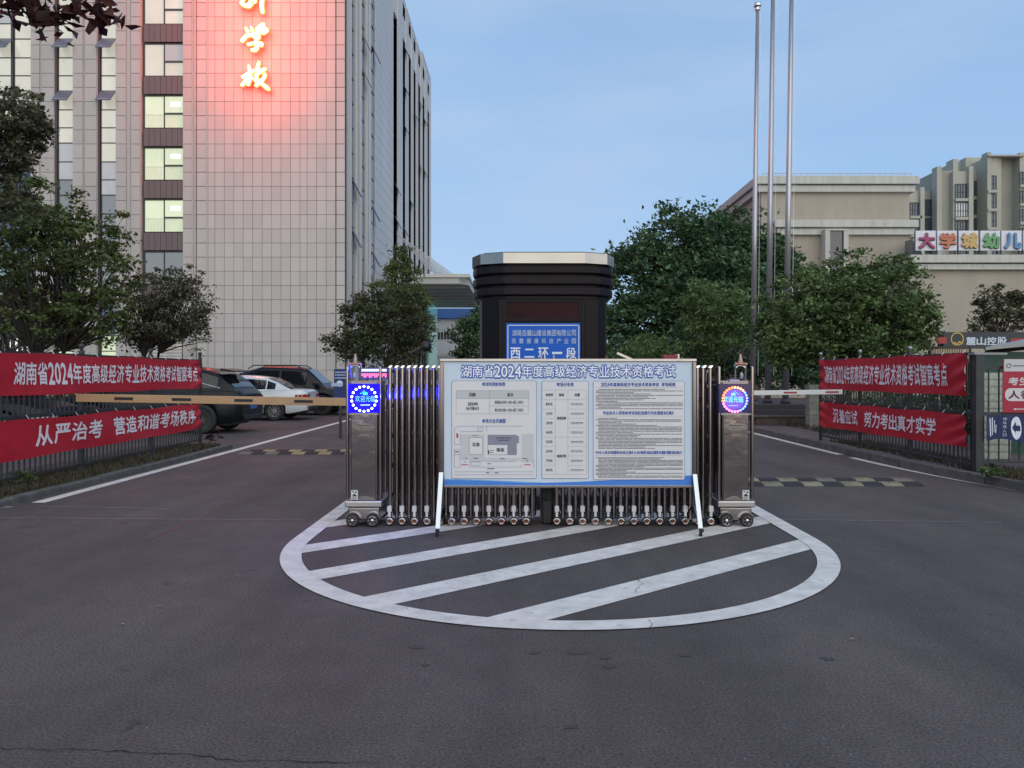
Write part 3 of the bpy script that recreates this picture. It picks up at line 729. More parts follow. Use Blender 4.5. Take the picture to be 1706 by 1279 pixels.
def branches(mb, base, C, r0, fork, seed=0, nstem=1, nb=60, spread=.3, cap=.035):
    g = np.random.default_rng(seed+5); base = Vector(base); fork = Vector(fork); stems = []
    for k in range(nstem):
        f = fork+Vector((g.normal(), g.normal(), g.normal()*.5))*spread*(1 if nstem > 1 else 0)
        b = base+Vector((g.normal(), g.normal(), 0))*spread*.25*(nstem > 1)
        mid = b.lerp(f, .5)+Vector((g.normal(), g.normal(), 0))*.08
        mb.tube([b, mid, f], [r0, r0*.85, r0*.65], 8); stems.append(f)
    idx = g.choice(len(C), min(nb, len(C)), replace=False)
    for i in idx:
        c = Vector(C[i]); f = min(stems, key=lambda q: (q-c).length); m1 = f.lerp(c, .4)+Vector((g.normal(), g.normal(), abs(g.normal())))*.10*(c-f).length*.6
        L = (c-f).length; r = max(.008, min(r0*.45, cap))
        mb.tube([f, m1, f.lerp(c, .75).lerp(m1, .1), c], [r, r*.7, r*.45, r*.15], 5, False)
def tree(name, label, cat, base, ells, ncl, nlf, cr, leaf, lm, r0=.1, fork=None, nstem=1, nb=60, spread=.3, seed=0, aspect=1.7, group=None, shell=.55, drop=0, flat=.5):
    t = thing(name, label, cat, base, group)
    C, Lp = crown_pts(ells, ncl, nlf, cr, shell, seed)
    Lp = Lp[Lp[:, 2] > base[2]+.05]
    fork = fork or (base[0], base[1], base[2]+.9)
    mb = MB(); branches(mb, base, C, r0, fork, seed, nstem, nb, spread); mb.build('trunk', M_BARK, t, smooth=True, fix=False)
    me = leaves_mesh('crown', Lp-np.array(base), leaf, lm, aspect, flat, drop); o = link('crown', me, t); o['kind'] = 'stuff'
    return t
def E(u, v, Y, ru, rv, w=1, ry=None):
    s = Y/FPX; return ((PX(u, Y), Y, PZ(v, Y)), (ru*s, (ry or ru*s), rv*s), w)
tg = 'trees behind the left fence'
tree('leafy_tree', 'broad olive tree with several dark stems behind the left red banners', 'tree', (PX(70, 21), 21, 0),
     [E(30, 400, 21, 130, 90, 3), E(130, 420, 21.5, 85, 95, 2), E(175, 480, 21, 55, 90, 1.2), E(60, 350, 22, 70, 60, 1), E(100, 520, 21, 110, 60, 1.3), E(10, 480, 22, 80, 60, 1)],
     430, 46, .27, .080, ML_OLIVE, .085, (PX(75, 21), 21, 1.9), 4, 130, .35, 3, group=tg)
tree('leafy_tree', 'smaller brownish fine-twigged tree between the left banners and the tower wall', 'tree', (PX(252, 23), 23, 0),
     [E(265, 510, 23, 85, 62, 3), E(300, 490, 23.2, 55, 55, 1), E(225, 540, 23, 45, 50, 1), E(325, 550, 23, 30, 35, .5)],
     290, 34, .22, .060, ML_BROWN, .06, (PX(254, 23), 23, 2.1), 3, 150, .22, 11, group=tg)
tree('leafy_tree', 'dark tree reaching in at the left border high above the banners', 'tree', (PX(-150, 17), 17, 0),
     [E(-60, 200, 17, 120, 75, 2), E(10, 205, 17, 60, 45, 1.2), E(-20, 250, 17, 70, 55, 1), E(30, 262, 17, 20, 14, .12), E(-60, 320, 17, 110, 50, 1)],
     330, 40, .22, .075, ML_BROWN, .12, (PX(-120, 17), 17, 4.2), 1, 110, .2, 21, group=tg)
tree('leafy_tree', 'low shadowy tree at the far left behind the broad olive tree', 'tree', (PX(-20, 27), 27, 0),
     [E(20, 520, 27, 90, 45, 1), E(110, 555, 27, 45, 30, .5)], 130, 45, .35, .09, ML_OLIVE, .07, None, 2, 40, .3, 31, group=tg)
tree('conifer_tree', 'thin pale-green feathery tree rising behind the gate beside the tower', 'tree', (PX(678, 31), 31, 0),
     [E(668, 428, 31, 18, 22, .6), E(670, 455, 31, 30, 18, .9), E(660, 478, 31, 42, 16, 1), E(680, 498, 31, 44, 20, 1.1), E(686, 525, 31, 36, 25, 1), E(695, 550, 31, 30, 30, .8)],
     210, 40, .24, .055, ML_OLIVE, .08, (PX(678, 31), 31, 3.6), 1, 110, .2, 41, aspect=3, drop=.5)
tree('leafy_tree', 'dark round shrubby tree behind the left gate head', 'tree', (PX(612, 28), 28, 0),
     [E(605, 540, 28, 45, 45, 1.6), E(655, 525, 28, 50, 50, 2), E(565, 572, 28, 26, 22, .5), E(690, 560, 28, 30, 45, 1.4), E(630, 585, 28, 70, 30, 1.6), E(625, 500, 28, 16, 22, .25), E(600, 500, 28, 12, 16, .15)],
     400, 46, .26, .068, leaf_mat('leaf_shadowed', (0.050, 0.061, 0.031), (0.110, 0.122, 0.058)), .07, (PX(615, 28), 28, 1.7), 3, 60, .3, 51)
tree('shrub', 'dark shrub between the canopy and the gatehouse', 'shrub', (PX(778, 38), 38, 0),
     [E(780, 565, 38, 30, 42, 1), E(790, 535, 38, 18, 22, .4)], 110, 50, .35, .10, ML_DEEP, .06, None, 2, 20, .2, 61)
tree('large_tree', 'huge dark green tree mass right of the gatehouse below the tan hall roof', 'tree', (PX(1150, 44), 44, 0),
     [E(1080, 490, 44, 75, 95, 2), E(1150, 430, 45, 95, 85, 3), E(1230, 430, 45, 75, 85, 2), E(1290, 470, 44, 42, 80, 1), E(1180, 500, 42, 110, 80, 2), E(1050, 440, 45, 28, 30, .3), E(1060, 560, 43, 65, 60, 1.2)],
     620, 75, .75, .17, ML_DEEP, .3, (PX(1150, 44), 44, 4), 2, 70, .6, 71, shell=.75)
tree('bamboo_clump', 'light green feathery bamboo clump in front of the huge dark tree', 'bamboo', (PX(1190, 32), 32, 0),
     [E(1190, 535, 32, 48, 58, 2), E(1165, 500, 32, 30, 30, .5), E(1225, 520, 32, 35, 45, 1), E(1100, 590, 32, 70, 28, 1)],
     260, 60, .35, .055, ML_LIGHT, .03, (PX(1190, 32), 32, 2), 6, 60, .4, 81, aspect=4, drop=.8)
tree('hedge', 'dark hedge behind the gate between the gatehouse and the flagpoles', 'hedge', (PX(1130, 35), 35, 0),
     [E(1050, 600, 35, 60, 35, 1), E(1130, 600, 35, 70, 35, 1), E(1210, 600, 35, 60, 45, 1), E(1290, 610, 35, 70, 45, 1), E(1370, 615, 34, 60, 45, 1)], 420, 60, .40, .10, ML_DEEP, .05, None, 3, 20, .6, 91, shell=.5)
tree('leafy_tree', 'wide rounded green tree behind the right red banners', 'tree', (PX(1400, 20), 20, .1),
     [E(1360, 515, 20, 95, 75, 2), E(1450, 505, 20, 95, 75, 2), E(1400, 470, 20.5, 85, 50, 1), E(1500, 540, 20, 50, 50, 1), E(1310, 560, 20, 55, 50, 1), E(1400, 580, 20, 120, 35, 1.2)],
     800, 60, .22, .066, ML_MID, .10, (PX(1405, 20), 20, 1.7), 3, 120, .3, 101)
tree('leafy_tree', 'thin dark-leaved sapling in front of the tan wall at the right border', 'tree', (PX(1660, 24), 24, .1),
     [E(1655, 520, 24, 30, 35, 1), E(1640, 500, 24, 8, 28, .3), E(1662, 492, 24, 7, 26, .3), E(1690, 505, 24, 16, 26, .6), E(1630, 545, 24, 18, 14, .4), E(1700, 530, 24, 20, 25, .6)],
     120, 26, .17, .075, ML_BROWN, .04, (PX(1662, 24), 24, 1.9), 3, 90, .25, 111)
# low shrubs behind the right fence and beside the tower foot
tree('hedge', 'clipped dark hedge seen through the pickets of the right fence', 'hedge', (9.3, 17, .12),
     [((8.6, 18.2, .7), (1.4, .5, .7), 1), ((10.5, 18, .7), (1.6, .5, .75), 1), ((12.5, 17.8, .7), (1.4, .5, .7), 1)], 200, 45, .25, .06, ML_DEEP, .03, None, 2, 10, .3, 121)
tree('hedge', 'low dark hedge behind the left fence', 'hedge', (-12, 26, 0),
     [((-15, 30, .8), (2.5, .6, .8), 1), ((-19.5, 30, .8), (2.5, .6, .8), 1)], 160, 45, .3, .08, ML_OLIVE, .03, None, 2, 10, .3, 131)
# overhanging foreground twigs
tw = thing('overhanging_branch', 'dark maroon leaves hanging into the top left corner close to the viewer', 'branch', (-4.2, 5, 4.4))
mb = MB(); P_ = []
for (u0_, v0_, u1_, v1_) in ((-60, -90, 30, 5), (30, 5, 80, 30), (20, -60, 120, 0), (90, -80, 175, 5), (60, -40, 60, 10), (120, 0, 160, 20), (30, 5, 50, 15), (-60, -60, -10, 10)):
    a = Vector((PX(u0_, 5), 5, PZ(v0_, 5))); b = Vector((PX(u1_, 5), 5.1, PZ(v1_, 5))); mb.tube([a, a.lerp(b, .5)+Vector((0, .05, .03)), b], [.009, .006, .003], 5)
    for k in range(26): P_.append(a.lerp(b, rng.uniform(.35, 1.08))+Vector(rng.normal(size=3)*np.array([.055, .12, .038])))
mb.build('twig', M_BARK, tw); P_ = np.array(P_)-np.array(org(tw)); o = link('leaves', leaves_mesh('leaves', P_, .062, ML_RED, 1.9, .1, .9), tw); o['kind'] = 'stuff'
# weeds on the verge
for (u, v, c_, lb) in ((40, 806, ML_OLIVE, 'small green weed tuft at the foot of the left fence near the border'), (352, 738, ML_RED, 'small reddish weed beside the end post of the left fence'), (1652, 800, ML_MID, 'low weed at the foot of the right corner post')):
    Y = GY(v, .1); x = PX(u, Y)
    tree('weed', lb, 'weed', (x, Y, .1), [((x, Y, .2), (.16, .12, .09), 1)], 16, 14, .05, .03, c_, .004, (x, Y, .14), 2, 8, .03, u)

# ---------------------------------------------------------------- left row of parked cars
def smooth(xs, zs):
    xs, zs = np.array(xs, float), np.array(zs, float)
    return lambda x: float(np.interp(x, xs, zs))
def make_car(name, label, paint, L, zb, roof, xs_wheel, wr, W=.90, spokes=10, rimm=None, gr=None, light='rear', suv=False, winx=None, glassR=None, glassF=None, group='cars parked left of the drive'):
    """x = 0 at the tail; zb(x) shoulder height; roof(x) roofline"""
    t = thing(name, label, 'car', (0, 0, 0), group)
    def hw(x):
        e = min(x, L-x); return W*(1-.17*max(0, 1-e/.42)**2.2)
    def zl(x):
        z = .24+.10*max(0, 1-min(x, L-x)/.5)
        for xw in xs_wheel:
            d_ = abs(x-xw); ar = wr+.045
            if d_ < ar: z = max(z, wr+math.sqrt(max(0, ar*ar-d_*d_))*1.0)
        return z
    xs = sorted(set([0, .03, .08, .15, .25, L-.25, L-.15, L-.08, L-.03, L]+list(np.arange(.3, L-.3, .12))+[xw+s*(wr+.045)*c for xw in xs_wheel for s in (-1, 1) for c in (1.001, .98, .93, .85, .72, .5)]))
    mb = MB(); ring = []
    for x in xs:
        h = hw(x); z0 = zl(x); zs = zb(x); e = min(x, L-x); k = .05*max(0, 1-e/.12)
        pr = [(h-.05-k, z0), (h-.005-k, min(z0+.06, zs-.1)), (h-k*.5, max(z0+.02, .50)), (h+.005, max(z0+.04, .62)), (h-.015, max(z0+.06, zs-.14)), (h-.06, zs-.03), (h-.16, zs), (h*.45, zs+.02), (0, zs+.025)]
        ring.append([(x, y, z) for y, z in pr]+[(x, -y, z) for y, z in pr[-2::-1]])
    n = len(ring[0]); vs = [p for r in ring for p in r]
    fs = [(i*n+j, i*n+j+1, (i+1)*n+j+1, (i+1)*n+j) for i in range(len(ring)-1) for j in range(n-1)]
    fs += [tuple(range(n)), tuple((len(ring)-1)*n+j for j in range(n-1, -1, -1))]
    mb.add(vs, fs); body = mb.build('body', paint, t, smooth=True); body.modifiers.new('b', 'EDGE_SPLIT').split_angle = R(38)
    gx = [x for x in np.linspace(gr[0], gr[1], 46)]
    def gs(x):
        zr = roof(x); zs = zb(x)-.02; h = hw(x)-.07; hr = h-(.22 if not suv else .17)*min(1, max(0, (zr-zs))/.42)
        return h, zs, hr, max(zr, zs+.005)
    mb = MB(); ring = []
    for x in gx:
        h, zs, hr, zr = gs(x); q = max(zr-zs, 0)
        pr = [(h, zs), (hr+.03*q, zs+q*.86), (hr-.06, zr-q*.03), (hr*.5, zr+.015*min(1, q*4)), (0, zr+.02*min(1, q*4))]
        ring.append([(x, y, z) for y, z in pr]+[(x, -y, z) for y, z in pr[-2::-1]])
    n = len(ring[0]); mb.add([p for r in ring for p in r], [(i*n+j, i*n+j+1, (i+1)*n+j+1, (i+1)*n+j) for i in range(len(ring)-1) for j in range(n-1)]+[tuple(range(n)), tuple((len(ring)-1)*n+j for j in range(n-1, -1, -1))])
    cab = mb.build('cabin', paint, t, smooth=True); cab.modifiers.new('b', 'EDGE_SPLIT').split_angle = R(40)
    gl = mat('car_glass', (.010, .012, .016), .04, spec=.5)
    for sgn_ in (-1, 1):
        for (a, b) in winx:
            mb = MB(); q = 12; vs = []
            for i in range(q+1):
                x = a+(b-a)*i/q; h, zs, hr, zr = gs(x); qq = zr-zs
                for f_ in (.14, .80):
                    y = h+(hr+.03*qq-h)*f_/.86+.008; vs.append((x, sgn_*y, zs+qq*f_))
            mb.add(vs, [(2*i, 2*i+1, 2*i+3, 2*i+2) for i in range(q)]); mb.build('side_window', gl, t)
    for rng_, nm in ((glassR, 'rear_window'), (glassF, 'windscreen')):
        mb = MB(); q = 8; vs = []
        for i in range(q+1):
            x = rng_[0]+(rng_[1]-rng_[0])*i/q; h, zs, hr, zr = gs(x); w = hr-.08
            for s_ in (-1, -.5, 0, .5, 1): vs.append((x, s_*w, zr+.028-.012*abs(s_)))
        mb.add(vs, [(5*i+j, 5*i+j+1, 5*i+j+6, 5*i+j+5) for i in range(q) for j in range(4)]); mb.build(nm, gl, t)
    # wheels
    rm = rimm or M_CHROME
    for xw in xs_wheel:
        for sg in (-1, 1):
            wh = link('wheel', None, t, (xw, sg*(W-.10), wr)); ORG[wh.name] = Vector((0, 0, 0))
            ty = MB().lathe([(wr*.62, -.10), (wr*.9, -.11), (wr*.985, -.085), (wr, -.04), (wr, .04), (wr*.985, .085), (wr*.9, .11), (wr*.62, .10), (wr*.62, -.10)], (0, 0, 0), 'y', 28)
            ty.build('tyre', M_RUBBER, wh, smooth=True)
            rmb = MB(); ro = wr*.64; yo = sg*.085
            rmb.lathe([(ro, yo-.02*sg), (ro, yo), (ro*.90, yo), (ro*.88, yo-.05*sg), (ro*.88, yo-.1*sg)], (0, 0, 0), 'y', 28)
            rmb.lathe([(.001, yo+.0), (.05, yo), (.06, yo-.03*sg)], (0, 0, 0), 'y', 12)
            for k in range(spokes):
                a_ = 2*math.pi*k/spokes
                rmb.bar((.04*math.cos(a_), yo-.02*sg, .04*math.sin(a_)), (ro*.93*math.cos(a_), yo-.015*sg, ro*.93*math.sin(a_)), .026 if spokes < 14 else .014, .02, (0, 1, 0))
            rmb.build('rim', rm, wh)
            MB().lathe([(.001, yo-.09*sg), (ro*.9, yo-.09*sg)], (0, 0, 0), 'y', 20).build('brake_disc', mat('brake_disc', (.03, .03, .03), .5, .3), wh)
    ubx = MB(); ubx.box(.35, L-.35, -(W-.28), W-.28, .2, .5); ubx.build('underbody', M_BLACK, t)
    # lights, patches following the body side
    def patch(nm, x0, x1, z0, z1, m_, endy=None, end=0):
        for sg in (-1, 1):
            mb = MB(); q = 6; vs = []
            for i in range(q+1):
                x = x0+(x1-x0)*i/q
                tz = 1-.35*(i/q if end == 0 else (q-i)/q)
                for z in (z0+(z1-z0)*(1-tz)*.4, z1-(z1-z0)*(1-tz)*.2): vs.append((x, sg*(hw(x)+.012-.02*max(0, (z-.78))*2), z))
            mb.add(vs, [(2*i, 2*i+1, 2*i+3, 2*i+2) for i in range(q)])
            if endy:
                xe = -.012 if end == 0 else L+.012; y1 = hw(0)+.006
                mb.add([(xe, sg*endy, z0), (xe, sg*endy, z1), (xe, sg*y1, z1), (xe, sg*y1, z0)], [(0, 1, 2, 3)])
            mb.build(nm, m_, t)
    zt = zb(.05)
    patch('tail_light', .0, .34, zt-.27, zt-.10, mat('tail_lamp', (.30, .006, .015), .12, coat=1), .38, 0)
    patch('head_light', L-.34, L, zb(L-.1)-.25, zb(L-.1)-.12, mat('head_lamp', (.45, .47, .5), .1, coat=1), .42, 1)
    MB().box(-.02, .02, -.23, .23, zt-.42, zt-.29).build('number_plate', mat('plate_blue', (.05, .12, .35), .5), t)
    bm_ = MB(); bm_.box(-.03, .10, -.62, .62, .34, .46); bm_.build('bumper_trim', M_BLACK, t, bevel=.02)
    hd = MB()
    for sg in (-1, 1):
        for (a, b) in winx[:2]:
            xm_ = (a+b)/2; hd.box(xm_+.30, xm_+.48, sg*(hw(xm_)+.002), sg*(hw(xm_)+.025), .80, .825)
    hd.build('door_handle', M_CHROME, t)
    for sg in (-1, 1):
        xm_ = glassF[0]+.42 if glassF[1] > glassF[0] else L*.65
        MB().box(glassF[0]+.35, glassF[0]+.55, sg*(W-.02), sg*(W+.16), zb(2)+.03, zb(2)+.16).build('mirror', paint, t, bevel=.03)
    return t
P_BLK = mat('black_car_paint', (.006, .007, .010), .28, spec=.25)
P_WHT = mat('white_car_paint', (.62, .66, .68), .25, coat=1)
P_NVY = mat('dark_blue_car_paint', (.008, .010, .018), .28, spec=.25)
M_RIMD = mat('dark_rim', (.10, .10, .11), .3, .8)
sedan = lambda nm, lb, p, h=1.47: make_car('parked_car', lb, p, 4.72, smooth([0, .1, .6, 1.5, 3.4, 4.2, 4.6, 4.72], [.92, 1.0, 1.03, .98, .95, .86, .74, .6]),
    smooth([.25, .6, .95, 1.35, 1.75, 2.2, 2.7, 3.1, 3.9], [.95, 1.06, 1.24, 1.40, h-.02, h, h-.03, h-.12, .92]), (1.02, 3.78), .325, .90, 10, mat('light_rim', (.62, .62, .62), .25, .7), (.3, 3.9), winx=[(1.02, 1.30), (1.34, 2.15), (2.22, 3.25)], glassR=(.52, 1.30), glassF=(3.1, 3.78))
suvf = lambda nm, lb, p, h=1.70: make_car('parked_car', lb, p, 4.75, smooth([0, .1, .6, 1.5, 3.4, 4.2, 4.6, 4.75], [.98, 1.08, 1.12, 1.08, 1.05, 1.0, .9, .7]),
    smooth([.12, .35, .6, .95, 1.5, 2.2, 2.8, 3.2, 3.95], [1.05, 1.30, 1.50, 1.64, h, h, h-.03, h-.1, 1.02]), (.98, 3.80), .375, .95, 20, M_RIMD, (.14, 3.95), suv=True, winx=[(.62, 1.22), (1.28, 2.2), (2.27, 3.2)], glassR=(.22, .72), glassF=(3.15, 3.8))
def park(t, xr, Yside, flip=False, W=.9):
    # tail towards +x world (flip: nose towards +x); near side at Yside
    if not flip: t.rotation_euler = (0, 0, math.pi); t.location = (xr, Yside+W, 0)
    else: t.location = (xr-4.75, Yside+W, 0)
c1 = suvf('', 'black crossover nearest the left fence, its tail lamp above the barrier arm', P_BLK); park(c1, -7.02, 19.4, W=.95)
MB_sp = MB(); MB_sp.add([(.28, -.62, 1.60), (.28, .62, 1.60), (.62, .64, 1.665), (.62, -.64, 1.665), (.26, -.60, 1.565), (.26, .60, 1.565), (.62, .64, 1.60), (.62, -.64, 1.60)], [(0,1,2,3),(4,5,6,7),(0,1,5,4),(0,3,7,4),(1,2,6,5)]).build('spoiler', P_BLK, c1)
# chrome strip along the windows
for sg in (-1, 1): MB().tube([(.55, sg*.845, 1.16), (1.3, sg*.80, 1.36), (1.9, sg*.735, 1.51), (3.0, sg*.73, 1.51)], .014, 6).build('chrome_trim', M_CHROME, c1)
MB().box(1.35, 1.50, -.02, .02, 1.70, 1.78).build('roof_antenna', M_BLACK, c1, bevel=.01)
c2 = sedan('', 'white sedan with red tail lamp and ten-spoke wheel behind the barrier arm', P_WHT); park(c2, -6.92, 25.0)
c3 = suvf('', 'dark sport utility car parked nose outward behind the white sedan', P_NVY, 1.80); park(c3, -6.3, 28.3, True, W=.95)
rk = MB()
for sg in (-1, 1): rk.tube([(1.0, sg*.66, 1.72), (1.2, sg*.66, 1.85), (2.8, sg*.66, 1.85), (3.0, sg*.66, 1.74)], .02, 6)
rk.build('roof_rail', M_BLACK, c3)
c4 = sedan('', 'black sedan farthest along the row, its tail beside the blue notice', P_BLK, 1.42); park(c4, -7.6, 32.0)
c5 = sedan('', 'dark sedan glimpsed through the pickets of the left fence', P_NVY, 1.45); c5.location = (-15.2, 17.9, 0)

# ---------------------------------------------------------------- fences
def fence_run(t, p0, p1, ztop, zmid, zlow, z0, pick=.11, posts=(), pw=.06, pr=.009):
    p0, p1 = Vector((*p0, 0)), Vector((*p1, 0)); L = (p1-p0).length; d = (p1-p0)/L; ang = math.atan2(d.y, d.x)
    for z, hh in ((ztop-.02, .04), (zmid, .045), (zlow, .03)):
        MB().bar(p0+Vector((0, 0, z)), p1+Vector((0, 0, z)), .035, hh).build('rail', M_FENCE, t)
    h = ztop-.04-zlow
    me = MB().box(-pr, pr, -pr, pr, -h/2, h/2).mesh('picket', M_FENCE)
    n = int(L/pick)
    for i in range(n):
        s = (i+.5)*L/n
        if any(abs(s-q) < pw*.8 for q in posts): continue
        c = p0+d*s; inst('picket', me, t, (c.x, c.y, zlow+h/2), (0, 0, ang))
    for q in posts:
        c = p0+d*q
        po = MB().box(c.x-pw/2, c.x+pw/2, c.y-pw/2, c.y+pw/2, z0-.1, ztop+.05).build('post', M_FENCE, t, bevel=.004)
        MB().lathe([(.001, .0), (.022, .0), (.016, .025), (.036, .05), (.040, .072), (.030, .095), (.001, .105)], (c.x, c.y, ztop+.05), 'z', 14).build('ball_finial', M_FENCEB if t.get('bright') else M_FENCE, po, smooth=True)
M_FENCEB = mat('finial_grey', (.32, .33, .33), .3, .7)
fl = thing('picket_fence', 'dark metal picket fence with ball finials carrying the left red banners', 'fence', (-6.36, 12, .1))
fence_run(fl, (-6.36, 7.2), (-6.36, 15.36), 1.80, .96, .20, .1, posts=(.05, 2.05-.05, 4.0, 6.1, 8.16))
fr_ = thing('picket_fence', 'dark metal picket fence carrying the right red banners beside the flagpoles', 'fence', (6.4, 13, .12)); fr_['bright'] = 1
fence_run(fr_, (6.36, 16.2), (6.47, 10.95), 1.82, .95, .22, .12, pick=.105, posts=(0, 1.78, 3.55))
del fr_['bright']
cp_ = thing('picket_fence', 'wider-spaced bar fence turning right from the stout corner post', 'fence', (8, 10.9, .12))
pc = MB().box(6.43, 6.55, 10.815, 10.935, .0, 1.78).build('post', M_FENCE, cp_, bevel=.006)
MB().box(6.40, 6.86, 10.80, 10.96, 1.781, 1.81).build('post_cap', mat('post_cap_grey', (.25, .26, .26), .4), pc)
MB().box(6.60, 6.66, 11.02, 11.08, .0, 1.75).build('post', M_FENCE, cp_)
fence_run(cp_, (6.56, 10.86), (11.5, 10.86), 1.62, .95, .27, .12, pick=.145, posts=(), pr=.008)
mb = MB(); mb.bar((6.50, 10.88, 1.25), (6.66, 11.3, .12), .03, .03); mb.build('stay', M_FENCE, cp_)

# ---------------------------------------------------------------- red banners with folds
def banner(label, texts, x, y0, y1, zfun, side, textbox, seed, bold=.02, dx_=0.):
    """plane at x, from y0 to y1 (reading direction), side=+1 faces +x"""
    g = np.random.default_rng(seed); fs = [(g.uniform(.5, 1.6), g.uniform(-5, 5), g.uniform(0, 6.3), g.uniform(.3, 1)) for _ in range(5)]
    def dep(s, t):
        w = 0
        for a, b, p, k in fs: w += k*math.sin(a*s*2.2+b*t+p)
        e = max(0, 1-s/.9)**2+max(0, 1-(abs(y1-y0)-s)/.9)**2
        return .009*w+e*.020*math.sin((t*16+s*9*(1 if s < 2 else -1)))+.062
    Ly = abs(y1-y0); dirn = 1 if y1 > y0 else -1
    def P(s, t, o=0):
        a, b = zfun(s/Ly); sag = .03*math.sin(math.pi*6*s/Ly+seed)*(1 if t > .5 else .6)
        return (x+dx_*s/Ly+side*(dep(s, t)+o), y0+dirn*s, a+(b-a)*t+sag*(t-.5)*.6)
    t_ = thing('banner', label, 'banner', (x, (y0+y1)/2, .8), 'red exam banners tied to the fences')
    mb = MB(); nx, nt = int(Ly/.035), 16
    mb.add([P(Ly*i/nx, j/nt) for i in range(nx+1) for j in range(nt+1)], [(i*(nt+1)+j, (i+1)*(nt+1)+j, (i+1)*(nt+1)+j+1, i*(nt+1)+j+1) for i in range(nx) for j in range(nt)])
    c = mb.build('cloth', M_RED, t_, smooth=True, fix=False)
    for body, s0, s1, t0, t1 in texts:
        n_ = len(body); mb = MB()
        cw = [(.6 if ch.isdigit() else 1.0) for ch in body]; tot = sum(cw); acc = 0
        for ch, w_ in zip(body, cw):
            a = s0+(s1-s0)*acc/tot; b = s0+(s1-s0)*(acc+w_)/tot; acc += w_
            if ch == ' ': continue
            v_, f_ = text_np(ch, bold, 2); mn, mx_ = v_.min(0), v_.max(0); pad = .06*(b-a)
            wide = (mx_[0]-mn[0])
            fat(mb, lambda p, k: P(a+pad+(p[0]-mn[0])/max(wide, .3)*(b-a-2*pad), t0+(p[1]-mn[1])/(mx_[1]-mn[1])*(t1-t0), .008+.0002*k), v_, f_, bold)
        mb.build('lettering', M_WTEXT, t_, fix=False)
    # cord ties
    tb = MB()
    for s in np.arange(.1, Ly, .55): p = P(s, 1); tb.tube([p, (p[0]-side*.04, p[1], p[2]+.05)], .004, 4, False)
    tb.build('tie_cord', M_WTEXT, t_)['kind'] = 'stuff'
LONG = '湖南省2024年度高级经济专业技术资格考试智宸考点'
banner('long red banner with the exam title on the left fence, upper of its pair', [(LONG, .88, 6.42, .26, .78)], -6.36, 8.7, 15.25, lambda q: (1.235, 1.775), 1, None, 3)
banner('red banner calling for strict harmonious exam order, lower one on the left fence', [('从严治考', 1.3, 2.95, .27, .80), ('营造和谐考场秩序', 3.25, 6.3, .27, .80)], -6.36, 8.7, 15.25, lambda q: (.43, .925), 1, None, 5)
banner('long red banner with the exam title on the right fence, upper of its pair', [(LONG, .22, 4.65, .22, .78)], 6.37, 16.1, 11.0, lambda q: (1.20-.0*q, 1.80), -1, None, 8, dx_=.085)
banner('red banner urging real talent on the right fence, lower of its pair', [('沉着应试', .62, 1.75, .24, .78), ('努力考出真才实学', 2.0, 4.35, .24, .78)], 6.37, 16.1, 11.0, lambda q: (.42+.04*q, .93), -1, None, 12, dx_=.085)

